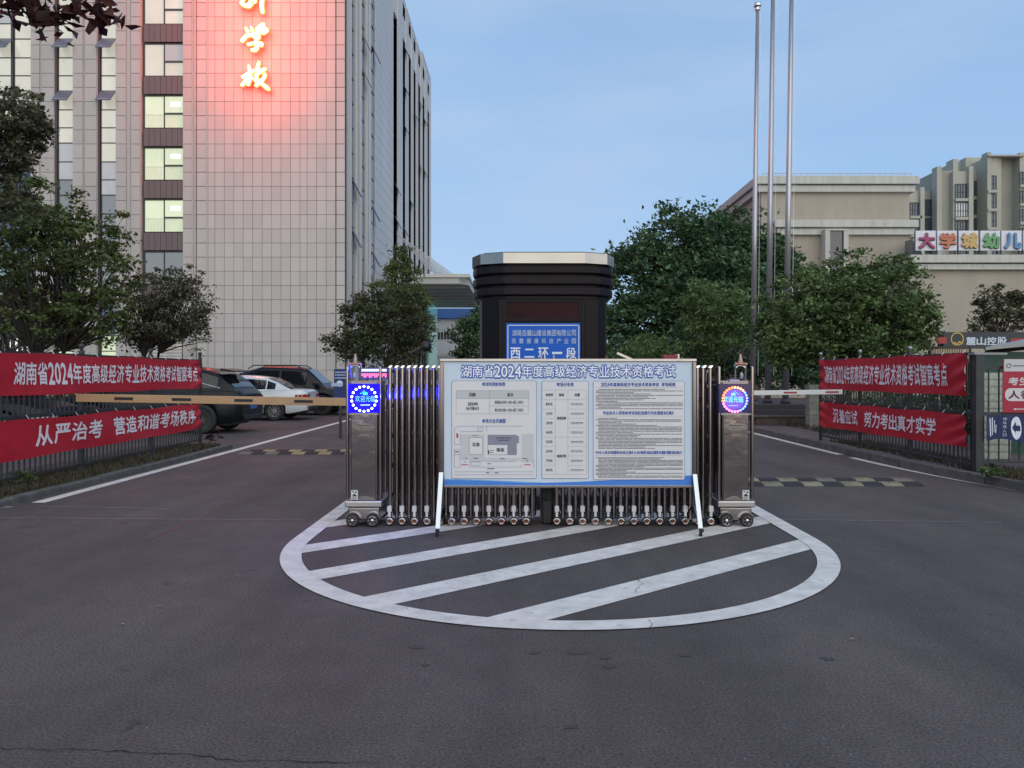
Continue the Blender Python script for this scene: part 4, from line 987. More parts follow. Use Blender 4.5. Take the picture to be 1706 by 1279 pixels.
# ---------------------------------------------------------------- flat printed graphics helper on frontal planes
class Flat:
    """flat print at distance Y: coordinates in photograph pixels turned once into metres on that board"""
    def __init__(s, parent, Y): s.p = parent; s.Y = Y; s.k = 0
    def lay(s): s.k += 1; return s.Y-.0012*s.k
    def rect(s, name, u0, v0, u1, v1, m, y=None, r=0):
        y = y or s.lay(); mb = MB(); s.rin(mb, u0, v0, u1, v1, y, r); return mb.build(name, m, s.p, fix=False)
    def rin(s, mb, u0, v0, u1, v1, y, r=0):
        Y = s.Y
        if r:
            pts = []
            for cx, cy, a0 in ((u1-r, v0+r, -90), (u1-r, v1-r, 0), (u0+r, v1-r, 90), (u0+r, v0+r, 180)):
                for k in range(5): a = R(a0+22.5*k); pts.append((PX(cx+r*math.cos(a), Y), y, PZ(cy+r*math.sin(a), Y)))
            mb.add(pts, [tuple(range(len(pts)))])
        else: mb.add([(PX(u0, Y), y, PZ(v0, Y)), (PX(u1, Y), y, PZ(v0, Y)), (PX(u1, Y), y, PZ(v1, Y)), (PX(u0, Y), y, PZ(v1, Y))], [(0, 1, 2, 3)])
    def line(s, mb, u0, v0, u1, v1, y, w=.5):
        if abs(u1-u0) > abs(v1-v0): s.rin(mb, u0, min(v0, v1)-w/2, u1, max(v0, v1)+w/2, y)
        else: s.rin(mb, min(u0, u1)-w/2, v0, max(u0, u1)+w/2, v1, y)
    def text(s, name, body, u0, v0, u1, v1, m, off=.02, y=None, fit=True, mb=None, grow=0):
        y = y or s.lay(); own = mb is None; mb = mb or MB(); Y = s.Y
        text_into(mb, body, lambda a, b: (PX(a, Y), y, PZ(-b, Y)), u0-grow, u1+grow, -v1-grow, -v0+grow, off, 2, fit)
        if own: return mb.build(name, m, s.p, fix=False)
    def chars(s, name, body, u0, v0, u1, v1, m, off=.02, digit=.62, gap=.06, y=None, grow=0):
        y = y or s.lay(); mb = MB(); Y = s.Y; cw = [(digit if ord(ch) < 128 else 1.) for ch in body]; tot = sum(cw); acc = 0
        for ch, w_ in zip(body, cw):
            a = u0+(u1-u0)*acc/tot; b = u0+(u1-u0)*(acc+w_)/tot; acc += w_
            if ch == ' ': continue
            v_, f_ = text_np(ch, off, 2); mn, mx_ = v_.min(0), v_.max(0); pad = gap*(b-a)
            small = ch in '一二.-:' ; hh = (mx_[1]-mn[1])
            if ch == '一': t0, t1 = v0+(v1-v0)*.42, v0+(v1-v0)*.56
            elif ch == '二': t0, t1 = v0+(v1-v0)*.12, v0+(v1-v0)*.9
            elif ch == '-': t0, t1 = v0+(v1-v0)*.45, v0+(v1-v0)*.58
            elif ch == ':': t0, t1 = v0+(v1-v0)*.3, v0+(v1-v0)*.95; pad += (b-a)*.28
            else: t0, t1 = v0, v1
            if ch == '1': pad += (b-a)*.16
            fat(mb, lambda p, k: (PX(a+pad+(p[0]-mn[0])/max(mx_[0]-mn[0], 1e-3)*(b-a-2*pad), Y), y-.00015*k, PZ(t1-(p[1]-mn[1])/hh*(t1-t0), Y)), v_, f_, off, 8 if off > .05 else 4 if off < .015 else 6)
        return mb.build(name, m, s.p, fix=False)

# ---------------------------------------------------------------- notice board on wheels
NY = 7.35
nb = thing('notice_board', 'large pale blue exam notice board on wheeled stand in front of the folding gate', 'notice board', (PX(946, NY), NY, 0))
bp = MB(); bp.box(PX(739, NY), PX(1153, NY), NY+.002, NY+.03, PZ(808.5, NY), PZ(600, NY)); bp.build('board', M_STEEL, nb)
fm = MB()
fm.box(PX(732.5, NY), PX(1160, NY), NY-.02, NY+.035, PZ(602, NY), PZ(597.5, NY)); fm.box(PX(739.5, NY), PX(1153, NY), NY-.02, NY+.035, PZ(812, NY), PZ(808, NY))
fm.build('frame', M_STEEL, nb, bevel=.004)
for (a, b) in ((732.5, 739.5), (1153.2, 1160)):
    MB().box(PX(a, NY), PX(b, NY), NY-.022, NY+.038, .25, PZ(602.5, NY)).build('side_post', M_STEELD, nb, bevel=.008)
M_LEG = mat('leg_pale_steel', (.72, .78, .80), .25, .3)
for (ua, va, ub, vb) in ((735, 787, 729, 884), (1157.5, 790, 1168, 889)):
    yb = 7.13
    lg = MB().bar((PX(ua, NY-.03), NY-.03, PZ(va, NY-.03)), (PX(ub, yb), yb, PZ(vb, yb)), .040, .012, (0, 1, 0)).build('leg', M_LEG, nb)
    MB().bar((PX(ua, NY-.03), NY+.03, .28), (PX(ub, yb), yb+.02, .07), .022, .022).build('stay', M_STEELD, nb)
    cx_, cz_ = PX(ub, yb), .028
    MB().box(cx_-.018, cx_+.018, yb-.03, yb+.03, .045, .075).build('caster_fork', M_BLACK, nb)
    MB().lathe([(.001, -.012), (.026, -.012), (.028, 0), (.026, .012), (.001, .012)], (cx_-.005, yb, cz_), 'x', 14).build('caster_wheel', M_RUBBER, nb, smooth=True)
    MB().bar((cx_, NY+.05, .10), (cx_, NY+.42, .07), .03, .03).build('rear_foot', M_STEELD, nb)
    MB().bar((PX(ua, NY), NY+.04, .28), (cx_, NY+.42, .085), .02, .02).build('stay', M_STEELD, nb)
    MB().lathe([(.001, -.012), (.026, -.012), (.028, 0), (.026, .012), (.001, .012)], (cx_, NY+.42, cz_), 'x', 14).build('caster_wheel', M_RUBBER, nb, smooth=True)
F = Flat(nb, NY)
M_PB = mat('print_pale_blue', (.50, .62, .74), .55, col2=(.60, .68, .76), vs=1.3, det=2, bump=.3, bs=2.5)
M_PG = mat('print_panel', (.66, .65, .66), .4, var=.03, vs=2, bump=.25, bs=3)
M_PLINE = mat('print_outline', (.10, .15, .34), .6); M_PBLU = mat('print_blue', (.045, .105, .40), .6); M_PBR = mat('print_bright_blue', (.05, .20, .62), .6)
M_PBR2 = mat('print_sky_blue', (.16, .40, .70), .6); M_PINK = mat('print_dark_ink', (.055, .055, .085), .7); M_PGREY = mat('print_table_grey', (.50, .51, .53), .6)
M_PGL = mat('print_rule', (.27, .30, .34), .7); M_PMAP = mat('print_map_grey', (.53, .54, .55), .6); M_PBLD = mat('print_map_block', (.23, .235, .30), .6); M_PRED = mat('print_red', (.45, .04, .07), .6)
F.rect('print', 740, 600.8, 1152.5, 808, M_PB)
y_ = F.lay(); mb = MB()
mb.add([(PX(a, NY), y_, PZ(b, NY)) for a, b in ((740, 797), (800, 799), (905, 803.5), (860, 806), (740, 805))], [(0, 1, 2, 3, 4)]); mb.build('print_swoosh', M_PBR2, nb)
y_ = F.lay(); mb = MB()
mb.add([(PX(a, NY), y_, PZ(b, NY)) for a, b in ((740, 799), (800, 800.5), (880, 804.5), (960, 802.5), (1060, 797.5), (1110, 794), (1152.5, 791.5), (1152.5, 808), (740, 808))], [tuple(range(9))]); mb.build('print_swoosh', M_PBR, nb)
TT = '湖南省2024年度高级经济专业技术资格考试'
F.chars('title_outline', TT, 768, 608.5, 1126, 628.5, M_PBLU, .085, .62, .05)
F.chars('title', TT, 768, 609, 1126, 628, mat('print_title_white', (.80, .83, .88), .6), .012, .62, .05)
for (a, b, c, d_) in ((752.5, 634, 894, 797), (902.5, 634.5, 980.5, 797), (988, 634.5, 1140.5, 799)):
    y_ = F.lay(); F.rect('print_panel_edge', a, b, c, d_, M_PLINE, y_, 3); F.rect('print_panel', a+.6, b+.6, c-.6, d_-.6, M_PG, F.lay(), 2.6); F.k -= 2
F.k += 2
yA, yB, yC = F.lay(), F.lay(), F.lay()
F.chars('heading', '考试时间安排表', 803, 636.6, 842, 643, M_PBLU, .03, y=yB)
F.chars('heading', '考场方位示意图', 803, 697.8, 842.5, 704.2, M_PBLU, .03, y=yB)
F.chars('heading', '考场分布表', 927, 637, 956, 643.5, M_PBLU, .03, y=yB)
F.chars('heading', '2024年度高级经济专业技术资格考试 考场规则', 1001, 637.2, 1125, 643.4, M_PBLU, .03, y=yB)
F.chars('heading', '专业技术人员资格考试违纪违规行为处理规定(摘)', 1004, 684.8, 1122, 690.4, M_PBLU, .03, y=yB)
F.chars('heading', '中华人民共和国刑法修正案(九)(摘录)自2015年11月1日起施行', 992, 751, 1136, 756, M_PBLU, .03, y=yB)
# time table
F.rect('table_head', 760, 650.5, 881, 663.5, M_PGREY, yA)
mb = MB()
for a in ((760, 650.5, 881, 650.5), (760, 663.5, 881, 663.5), (815.5, 676, 881, 676), (760, 689, 881, 689), (815.5, 650.5, 815.5, 689), (760, 650.5, 760, 689), (881, 650.5, 881, 689)): F.line(mb, *a, yB, .45)
for a in ((902.5, 649.5, 977, 649.5), (902.5, 665.5, 977, 665.5), (925, 649.5, 925, 790), (946, 649.5, 946, 790), (902.5, 790, 977, 790), (925, 727.7, 946, 727.7), (977, 649.5, 977, 790)): F.line(mb, *a, yB, .35)
for r in range(1, 8):
    v_ = 665.5+15.6*r; F.line(mb, 903.5, v_, 925, v_, yB, .3); F.line(mb, 946, v_, 977, v_, yB, .3)
for a in ((991, 645.5, 1137, 645.5), (991, 692.8, 1137, 692.8), (991, 758.5, 1137, 758.5)): F.line(mb, *a, yB, .25)
mb.build('table_rule', M_PGL, nb, fix=False)
for b_, a in (('日期', (782, 654.5, 792.5, 660)), ('批次', (845, 654.5, 855.5, 660)), ('2024年', (779.5, 670, 796.5, 675)), ('06月16日', (776.5, 677.5, 798, 682.5)), ('第1批(09:00-12:00)', (824, 667.3, 872, 672.3)), ('第2批(14:00-17:00)', (824, 680.3, 872, 685.3)),
              ('考场号', (909, 655.2, 921.5, 659.8)), ('楼栋', (931, 655.2, 940, 659.8)), ('位置', (957, 655.2, 966, 659.8)), ('南栋3楼', (928, 694, 943, 698.5)), ('南栋7楼', (928, 757, 943, 761.5)), ('北栋', (786.5, 736.8, 799.5, 743.2)), ('南栋', (827, 745.8, 840.5, 752.2)), ('平面图', (945, 900, 946, 901))):
    if b_ != '平面图': F.chars('small_lettering', b_, *a, M_PINK, .012 if len(b_) > 5 else .03, y=yC)
for r in range(8):
    v_ = 673+15.65*r; F.chars('small_lettering', '%d考场' % (r+1), 909.5, v_-2.3, 920.5, v_+2.3, M_PINK, .01, y=yC)
# illegible small print as dashes
mb = MB()
for r in range(8):
    v_ = 673.3+15.65*r; u = 951
    while u < 971: w_ = rng.uniform(1.6, 2.6); F.rin(mb, u, v_-1.6, u+w_, v_-.6, yC); F.rin(mb, u+.3, v_+.4, u+w_-.2, v_+1.4, yC); u += w_+.8
def para(u0, u1, v0, v1, n, ind=4):
    for i in range(n):
        v_ = v0+(v1-v0)*i/(n-1); e = u1 if rng.random() < .55 else u0+(u1-u0)*rng.uniform(.25, .85); u = u0+(ind if rng.random() < .6 else 0)
        while u < e:
            w_ = rng.uniform(1.2, 9); F.rin(mb, u, v_-.42, min(u+w_, e), v_+.42, yC); u += w_+rng.choice([.3, .5, 1.6], p=[.5, .35, .15])
para(992.5, 1137, 648.5, 680.5, 14); para(992.5, 1136, 696.5, 746.5, 22); para(992.5, 1137, 762, 794.5, 16)
for a in ((826, 728.6, 852, 729.9), (830, 732.3, 848, 733.6), (816, 749.5, 823, 750.4), (816, 752.8, 822, 753.8), (789, 762.3, 797, 763.6), (833, 763.2, 841, 764.3), (871, 762.8, 878, 764), (812, 771.5, 818, 772.6), (812, 779.7, 824, 780.9), (810, 786.5, 815, 787.6), (824, 786.8, 831, 787.9), (775.5, 762.2, 778, 763.6), (774, 768.4, 776, 769.6), (877, 766.5, 880, 767.8), (758, 751.5, 765, 753), (787, 725.2, 796, 725.9)): F.rin(mb, *a, yC)
o = mb.build('fine_print', M_PINK, nb, fix=False); o['kind'] = 'stuff'
mb = MB()
for a in ((768.5, 773, 779.5, 774.4), (873, 773, 884, 774.4), (760.5, 721.5, 763.5, 729)): F.rin(mb, *a, yC)
mb.build('red_print', M_PRED, nb, fix=False)
# map
F.rect('map_ground', 768, 723, 807, 766, M_PMAP, yA); F.rect('map_ground', 869, 722, 889, 770, M_PMAP, yA); F.rect('map_ground', 782, 762, 869, 767, M_PMAP, yA-.0001)
mb = MB(); F.rin(mb, 812.5, 724, 861, 740.4, yB); F.rin(mb, 845.5, 740.4, 861, 757, yB); F.rin(mb, 861, 726, 864.5, 738, yB); mb.build('map_block', M_PBLD, nb, fix=False)
mb = MB(); F.rin(mb, 782, 729, 804, 756.5, yB); F.rin(mb, 813, 741, 845, 757, yB); F.rin(mb, 811.5, 750, 815, 756, yB); mb.build('map_building', M_PG, nb, fix=False)
mb = MB()
for a in ((766, 709.5, 871, 709.5), (757, 716, 757, 740), (757, 740, 767, 740), (767, 722, 767, 740), (767, 718.5, 803, 718.5), (811, 709.5, 811, 718.5), (782, 728.5, 804, 728.5), (782, 756.5, 804, 756.5), (782, 728.5, 782, 756.5), (804, 728.5, 804, 756.5), (813, 740.5, 845, 740.5), (813, 757, 861, 757), (813, 740.5, 813, 757),
          (757, 748, 766.5, 748), (757, 748, 757, 778), (766.5, 748, 766.5, 778), (757, 778, 766.5, 778), (757, 757, 766.5, 757), (757, 785.5, 889, 785.5), (757, 790.5, 889, 790.5), (782, 768, 782, 777.5), (782, 777.5, 869, 777.5), (782, 768, 860, 768), (869, 773, 869, 777.5), (889, 765, 889, 778), (796, 712, 805, 712), (796, 717.5, 805, 717.5), (796, 712, 796, 717.5), (805, 712, 805, 717.5), (785.5, 769, 800, 769), (785.5, 775, 800, 775), (785.5, 769, 785.5, 775), (800, 769, 800, 775)): F.line(mb, *a, yC, .42)
for a in np.linspace(0, 90, 7)[:-1]:
    p = lambda t: (766-9*math.sin(R(t)), 718.5-9*math.cos(R(t)))
    q0, q1 = p(a), p(a+15); mb.bar((PX(q0[0], NY), yC, PZ(q0[1], NY)), (PX(q1[0], NY), yC, PZ(q1[1], NY)), .0004, .0025, (0, 0, 1))
mb.build('map_line', M_PLINE, nb, fix=False)

# ---------------------------------------------------------------- folding gate
GYf = 7.66
M_TUBE = mat('gate_tube_steel', (.36, .31, .30), .17, 1, var=.1, vs=3)
M_EMR = mat('led_white', (1, 1, 1), emit=(.75, .85, 1), es=5)
def gate(label, ubars, head, side):
    """head=(u0,u1); ubars list of front tube positions"""
    t = thing('folding_gate', label, 'gate', (PX((head[0]+head[1])/2, GYf), GYf, 0), 'two halves of the folding gate')
    X = lambda u: PX(u, GYf); Z = lambda v: PZ(v, GYf)
    s_ = GYf/FPX
    ztop = Z(604)
    # tube frames
    tube = MB().lathe([(.0195, 0), (.0195, ztop-.12)], (0, 0, 0), 'z', 10).mesh('tube', M_TUBE, True)
    tubeb = MB().lathe([(.019, 0), (.019, ztop-.16)], (0, 0, 0), 'z', 8).mesh('tube', M_STEELD, True)
    capm = MB().add([(-.017, -.012, 0), (.010, -.012, 0), (.026, -.012, .022), (-.001, -.012, .022), (-.017, .05, 0), (.010, .05, 0), (.026, .05, .022), (-.001, .05, .022)], [(0,1,2,3),(7,6,5,4),(0,4,5,1),(1,5,6,2),(2,6,7,3),(3,7,4,0)]).mesh('tube_cap', M_CHROME)
    foot = MB().box(-.021, .021, -.045, .0, -.0, .055).box(-.012, .012, -.04, -.01, -.05, -.001).mesh('foot_cap', M_WHITECAP)
    whm = MB().lathe([(.001, -.03), (.016, -.03)], (0, 0, 0), 'y', 14).mesh('hub', M_ORANGE)
    wh = MB().lathe([(.017, -.026), (.026, -.03), (.036, -.026), (.044, -.012), (.044, .012), (.036, .02), (.001, .02)], (0, 0, 0), 'y', 18).mesh('wheel', M_STEEL, True)
    hood = MB().lathe([(.049, -.02), (.049, .02)], (0, 0, 0), 'y', 18)
    for i, u in enumerate(ubars):
        x = X(u)
        inst('tube', tube, t, (x, GYf+(0 if i % 2 == 0 else .035), .07))
        if i % 2 == 0:
            inst('foot_cap', foot, t, (x, GYf-.005, .145))
            w = inst('wheel', wh, t, (x, GYf-.02, .046)); inst('hub', whm, w, (x, GYf-.022, .046))
        inst('tube', tubeb, t, (x+.030, GYf+.30, .07)); inst('tube', tubeb, t, (x+.022, GYf+.16, .07))
        inst('tube_cap', capm, t, (x, GYf-.01, ztop-.05))
    # cross links and end rails (scissor bars)
    u_a, u_b = min(ubars), max(ubars); sc_ = MB()
    for z0 in (.32, .62, .92, 1.22, 1.42):
        for i in range(len(ubars)-1):
            xa, xb = X(ubars[i]), X(ubars[i+1]); sc_.bar((xa, GYf+.09, z0+(.05 if i % 2 else -.05)), (xb, GYf+.09, z0+(-.05 if i % 2 else .05)), .006, .028)
    sc_.build('scissor_bar', M_STEELD, t)['kind'] = 'stuff'
    bk = MB()
    for z0 in (.12, ztop-.10): bk.box(X(u_a)-.01, X(u_b)+.01, GYf+.10, GYf+.25, z0, z0+.03)
    bk.build('guide_rail', M_STEELD, t)
    # head
    a, b = X(head[0]), X(head[1]); yf, yb = GYf-.05, GYf+.42
    zc0, zc1 = Z(832), Z(636)
    MB().box(a+.045, b-.045, yf+.012, yb, zc0, zc1).build('head_body', M_STEELD, t, bevel=.01)
    MB().box(a+.06, b-.06, yf+.0, yf+.011, zc0+.01, Z(690)).build('front_sheet', M_HEAD, t)
    for (x0, x1) in ((a, a+.028), (b-.028, b)):
        MB().box(x0, x1, yf-.005, yf+.05, zc0+.002, Z(610)).build('side_column', M_TUBE, t, bevel=.012, seg=3)
        MB().box(x0, x1, yb-.05, yb, zc0+.002, Z(640)).build('side_column', M_TUBE, t, bevel=.012)
    MB().box(a+.03, b-.03, yf-.004, yf+.02, Z(690)-.004, Z(688)).build('sheet_trim', M_CHROME, t)
    # bumper, wheel housing
    MB().box(a-.006, b+.006, yf-.03, yb+.03, Z(843), Z(832)-.002).build('bumper', mat('bumper_steel', (.55, .53, .50), .28, .85), t, bevel=.012, seg=3)
    hs_ = MB(); hs_.box(a+.02, b-.02, yf-.005, yb, .06, Z(843)-.002)
    hs_.build('wheel_housing', M_STEEL, t, bevel=.015)
    w0, w1 = (head[0]+12.5, head[1]-13.5)
    for uu in (w0, w1):
        for yy_ in (yf-.03, yb+.02):
            sg = -1 if yy_ < GYf else 1
            wo = link('wheel', None, t, Vector((X(uu), yy_, .066))-org(t)); ORG[wo.name] = Vector((0, 0, 0))
            MB().lathe([(.040, sg*.02), (.055, sg*.022), (.064, sg*.012), (.066, 0), (.064, -sg*.02), (.02, -sg*.02)], (0, 0, 0), 'y', 22).build('tyre', M_RUBBER, wo, smooth=True)
            rb = MB(); rb.lathe([(.046, sg*.018), (.046, sg*.026), (.040, sg*.026), (.040, sg*.005)], (0, 0, 0), 'y', 20); rb.lathe([(.001, sg*.026), (.013, sg*.024), (.014, sg*.01)], (0, 0, 0), 'y', 12)
            for k in range(6): a_ = math.pi*k/3; rb.bar((.01*math.cos(a_), sg*.018, .01*math.sin(a_)), (.043*math.cos(a_), sg*.018, .043*math.sin(a_)), .010, .010, (0, 1, 0))
            rb.build('rim', M_CHROME, wo)
            MB().lathe([(.001, sg*.004), (.042, sg*.004)], (0, 0, 0), 'y', 16).build('disc', M_BLACK, wo)
        ar = MB(); q = 12; vs = []
        for i in range(q+1):
            a_ = R(15+150*i/q)
            for rr in (.069, .079): vs.append((X(uu)+rr*math.cos(a_), yf-.035, .068+rr*math.sin(a_)))
        for i in range(q+1):
            a_ = R(15+150*i/q); vs.append((X(uu)+.079*math.cos(a_), yf+.0, .068+.079*math.sin(a_)))
        ar.add(vs, [(2*i, 2*i+1, 2*i+3, 2*i+2) for i in range(q)]+[(2*i+1, 2*(q+1)+i, 2*(q+1)+i+1, 2*i+3) for i in range(q)])
        ar.build('mudguard', M_STEEL, t)
    # fish-shaped ridge above the bumper
    mb = MB(); q = 10; xs0, xs1 = (head[0]+20, head[1]-10) if side < 0 else (head[0]+10, head[1]-20)
    vs = [(X(xs0+(xs1-xs0)*i/q), yf-.012, Z(831)+.035*math.sin(math.pi*(i/q)**(.6 if side < 0 else 1.4))) for i in range(q+1)]+[(X(xs0+(xs1-xs0)*i/q), yf-.012, Z(831.5)) for i in range(q+1)]
    mb.add(vs, [(i, i+1, q+2+i, q+1+i) for i in range(q)]); mb.build('emblem_plate', M_STEEL, t).modifiers.new('s', 'SOLIDIFY').thickness = .01
    # logo ridge
    cx = (head[0]+head[1])/2; mb = MB()
    mb.bar((X(cx-16), yf-.004, Z(706)), (X(cx-3), yf-.004, Z(704.5)), .006, .010, (0, 1, 0)); mb.bar((X(cx-3), yf-.004, Z(706)), (X(cx+15), yf-.004, Z(706)), .006, .010, (0, 1, 0))
    mb.bar((X(cx-4), yf-.004, Z(704)), (X(cx), yf-.004, Z(701.5)), .006, .01, (0, 1, 0)); mb.bar((X(cx-10), yf-.004, Z(711)), (X(cx+11), yf-.004, Z(711)), .006, .01, (0, 1, 0))
    mb.bar((X(cx-10), yf-.004, Z(715)), (X(cx+9), yf-.004, Z(715)), .006, .006, (0, 1, 0)); mb.build('logo_strip', M_CHROME, t)
    # sticker
    us = head[0]+9 if side < 0 else head[1]-19
    st = MB().box(X(us), X(us+11), yf-.004, yf-.001, Z(831.5)+.002, Z(815)).build('sticker', mat('sticker_white', (.62, .62, .6), .5), t)
    mb = MB()
    for (p0, q0, p1, q1) in ((1.5, 1.5, 4, 3.5), (6.5, 2, 9, 5), (2, 8, 9, 10.5), (4, 6, 7, 8), (1, 12, 10, 12.6), (1, 13.6, 10, 14.2), (1, 15, 8, 15.5)): mb.box(X(us+p0), X(us+p1), yf-.0055, yf-.0045, Z(815+q1), Z(815+q0))
    mb.build('sticker_print', M_BLACK, st)
    return t, X, Z, yf, yb
M_HEAD = mat('head_sheet_steel', (.31, .275, .275), .14, .92, var=.12, vs=2.0, bump=.5, bs=4)
ubL = [650+10.3*i for i in range(24)]
gl_, X, Z, yf, yb = gate('left half of the folding gate, its head showing a round blue light display', ubL, (578, 637), -1)
def gate_light(t, X, Z, yf, cx, blue):
    pn = MB().box(X(cx-26.5), X(cx+26.5), yf-.012, yf+.011, Z(687), Z(639)).build('display_panel', M_LEDB if blue else M_LEDK, t)
    cz = 664 if blue else 665; rdot = 20.5 if blue else 20
    dots = MB(); q = 18 if blue else 26
    groups = {}
    for k in range(q):
        a = 2*math.pi*(k+.5)/q
        c = 'w' if blue else ('m' if 40 < math.degrees(a) < 100 else 'r' if 100 <= math.degrees(a) < 200 else 'p' if 200 <= math.degrees(a) < 290 else 'b')
        mb = groups.setdefault(c, MB()); r_ = .0115 if blue else .0125
        mb.lathe([(.001, -.008), (r_*.8, -.006), (r_, 0)], (X(cx+rdot*math.cos(a)), yf-.0125, Z(cz-rdot*math.sin(a))), 'y', 10)
    cmap = {'w': M_EMR, 'r': led('led_red', (1, .12, .03), 5), 'm': led('led_orange', (1, .22, .10), 5), 'p': led('led_pink', (1, .12, .9), 5), 'b': led('led_blue', (.08, .12, 1), 6)}
    for c, mb in groups.items(): mb.build('led_ring', cmap[c], pn, fix=False)
    F2 = Flat(t, GYf-.063)
    F2.p = pn
    k = (GYf-.063)/GYf
    tx = led('led_cyan', (.10, .50, 1), 1.7) if blue else led('led_green', (.03, .9, .16), 1.2)
    sx = 16
    F2.chars('welcome_text', '欢迎光临', cx-sx-1, cz-5, cx+sx+1, cz+5, tx, .0 if blue else .008)
    mb = MB(); yy_ = F2.Y-.003
    for (a, b) in ((-5, -8), (-2.2, -10), (0, -12), (2.2, -10), (5, -8)): mb.lathe([(.001, -.002), (.005, 0)], (X(cx+a), yy_, Z(cz+b-1)), 'y', 8)
    F2.rin(mb, cx-3.4, cz-10, cx+3.4, cz-6.6, yy_); mb.build('crown_symbol', led('led_aqua', (.02, .8, .75), 2.6) if blue else tx, pn, fix=False)
    mb = MB(); F2.rin(mb, cx-8, cz+10, cx+8, cz+10.9, yy_); mb.build('underline', led('led_line', (.4, .6, 1), 2.5) if blue else led('led_line2', (.2, .5, .9), 1.5), pn, fix=False)
    # glow of the display
    L = bpy.data.lights.new('display_glow', 'AREA'); L.energy = 5.5 if blue else 1.6; L.color = (.02, .03, 1) if blue else (.25, .12, 1); L.shape = 'DISK'; L.size = .2
    lo = link('display_glow', L, t, Vector((X(cx), yf-.03, Z(cz)))-org(t)); lo.rotation_euler = (R(90), 0, 0)
    if blue:
        # unseen point lights added to widen the blue spill of the display
        for p_, e_ in ((Vector((X(cx+6), yf-.16, Z(650))), 5.0), (Vector((X(612), GYf+.2, Z(612))), 8.0), (Vector((X(643), GYf-.10, Z(660))), 5.0)):
            L = bpy.data.lights.new('added_blue_spill', 'POINT'); L.energy = e_; L.color = (.02, .03, 1); L.shadow_soft_size = .03
            link('added_blue_spill', L, t, p_-org(t))
def led(n, c, s): return mat(n, (.02, .02, .02), emit=c, es=s)
M_LEDB = mat('display_blue', (.002, .002, .05), .5, spec=.1, emit=(.012, .004, .95), es=1.0, var=.25, vs=9)
M_LEDK = mat('display_dark', (.01, .01, .02), .15, emit=(.02, .01, .16), es=.3, var=.5, vs=8)
gate_light(gl_, X, Z, yf, 608.5, True)
# scrolling display and top ornaments, left head
dl = MB().box(X(601), X(646), GYf+.0, GYf+.06, Z(632), Z(612)).build('scrolling_display', mat('display_case', (.05, .05, .08), .4), gl_)
F3 = Flat(dl, GYf-.001)
mb = MB()
for i in range(14):
    u = 602.5+i*3.0; F3.rin(mb, u, 614.5, u+2.2, 618.5, GYf-.002)
mb.build('display_text', led('led_pale', (.55, .6, 1), 2.2), dl, fix=False)
mb = MB()
for i in range(14):
    u = 602.5+i*3.0; F3.rin(mb, u, 622, u+2.1, 628.5 if i % 3 else 626, GYf-.002)
mb.build('display_text', led('led_scarlet', (1, .12, .3), 2.2), dl, fix=False)
def ornament(t, X, Z, ucol, gap):
    c = X(ucol); w = gap*GYf/FPX
    for s in (-1, 1): MB().tube([(c+s*w, GYf+.1, Z(640)), (c+s*w, GYf+.1, Z(606)), (c+s*w*.85, GYf+.1, Z(604))], .011, 8).build('arch_post', M_CHROME, t, smooth=True)
    mb = MB(); q = 12
    mb.tube([(c+w*math.cos(R(180*i/q)), GYf+.1, Z(616)+w*.9*math.sin(R(180*i/q))) for i in range(q+1)], .010, 6); mb.build('arch', M_CHROME, t, smooth=True)
    MB().lathe([(.001, .11), (.010, .105), (.019, .06), (.022, .03), (.030, .025), (.030, .01), (.012, 0)], (c, GYf+.1, Z(606.5)), 'z', 14).build('finial', mat('finial_brass', (.40, .27, .22), .35, .6), t, smooth=True)
    MB().box(c-w-.012, c+w+.012, GYf+.06, GYf+.14, Z(606.5), Z(604.5)).build('arch_cap', mat('copper_trim', (.42, .20, .13), .35, .7), t)
    MB().lathe([(.001, .0), (.016, .01), (.018, .05), (.008, .07), (.001, .075)], (c, GYf+.06, Z(632)), 'z', 12).build('lamp_bulb', mat('bulb_grey', (.4, .4, .45), .3), t, smooth=True)
ornament(gl_, X, Z, 588.5, 8.5)
MB().box(X(582), X(634), GYf+.0, GYf+.3, Z(639), Z(634)).build('head_top', M_STEELD, gl_)
ubR = [1183-10.65*i for i in range(25)][::1]
gr_, X, Z, yf, yb = gate('right half of the folding gate, its head showing a multicoloured ring display', ubR, (1194, 1253.5), 1)
gate_light(gr_, X, Z, yf, 1221.5, False)
ornament(gr_, X, Z, 1238.5, 8.5)
MB().box(X(1199), X(1249), GYf+.0, GYf+.3, Z(639), Z(634)).build('head_top', M_STEELD, gr_)
MB().box(X(1215), X(1231), GYf-.02, GYf+.02, Z(638), Z(632)).build('lens_box', mat('lens_lilac', (.42, .42, .62), .3), gr_)
# dark closing jamb between both halves
jb = thing('gate_stopper', 'dark padded closing jamb where both gate halves meet behind the notice board', 'gate stop', (PX(911, 7.8), 7.8, 0))
MB().box(PX(902, 7.8), PX(921, 7.8), 7.7, 7.95, 0, 1.5).build('jamb', M_BLACK, jb, bevel=.02)
MB().lathe([(.001, -.02), (.05, -.02), (.06, 0), (.05, .03), (.001, .03)], (PX(911, 7.68), 7.66, .30), 'y', 16).build('buffer', M_RUBBER, jb, smooth=True)

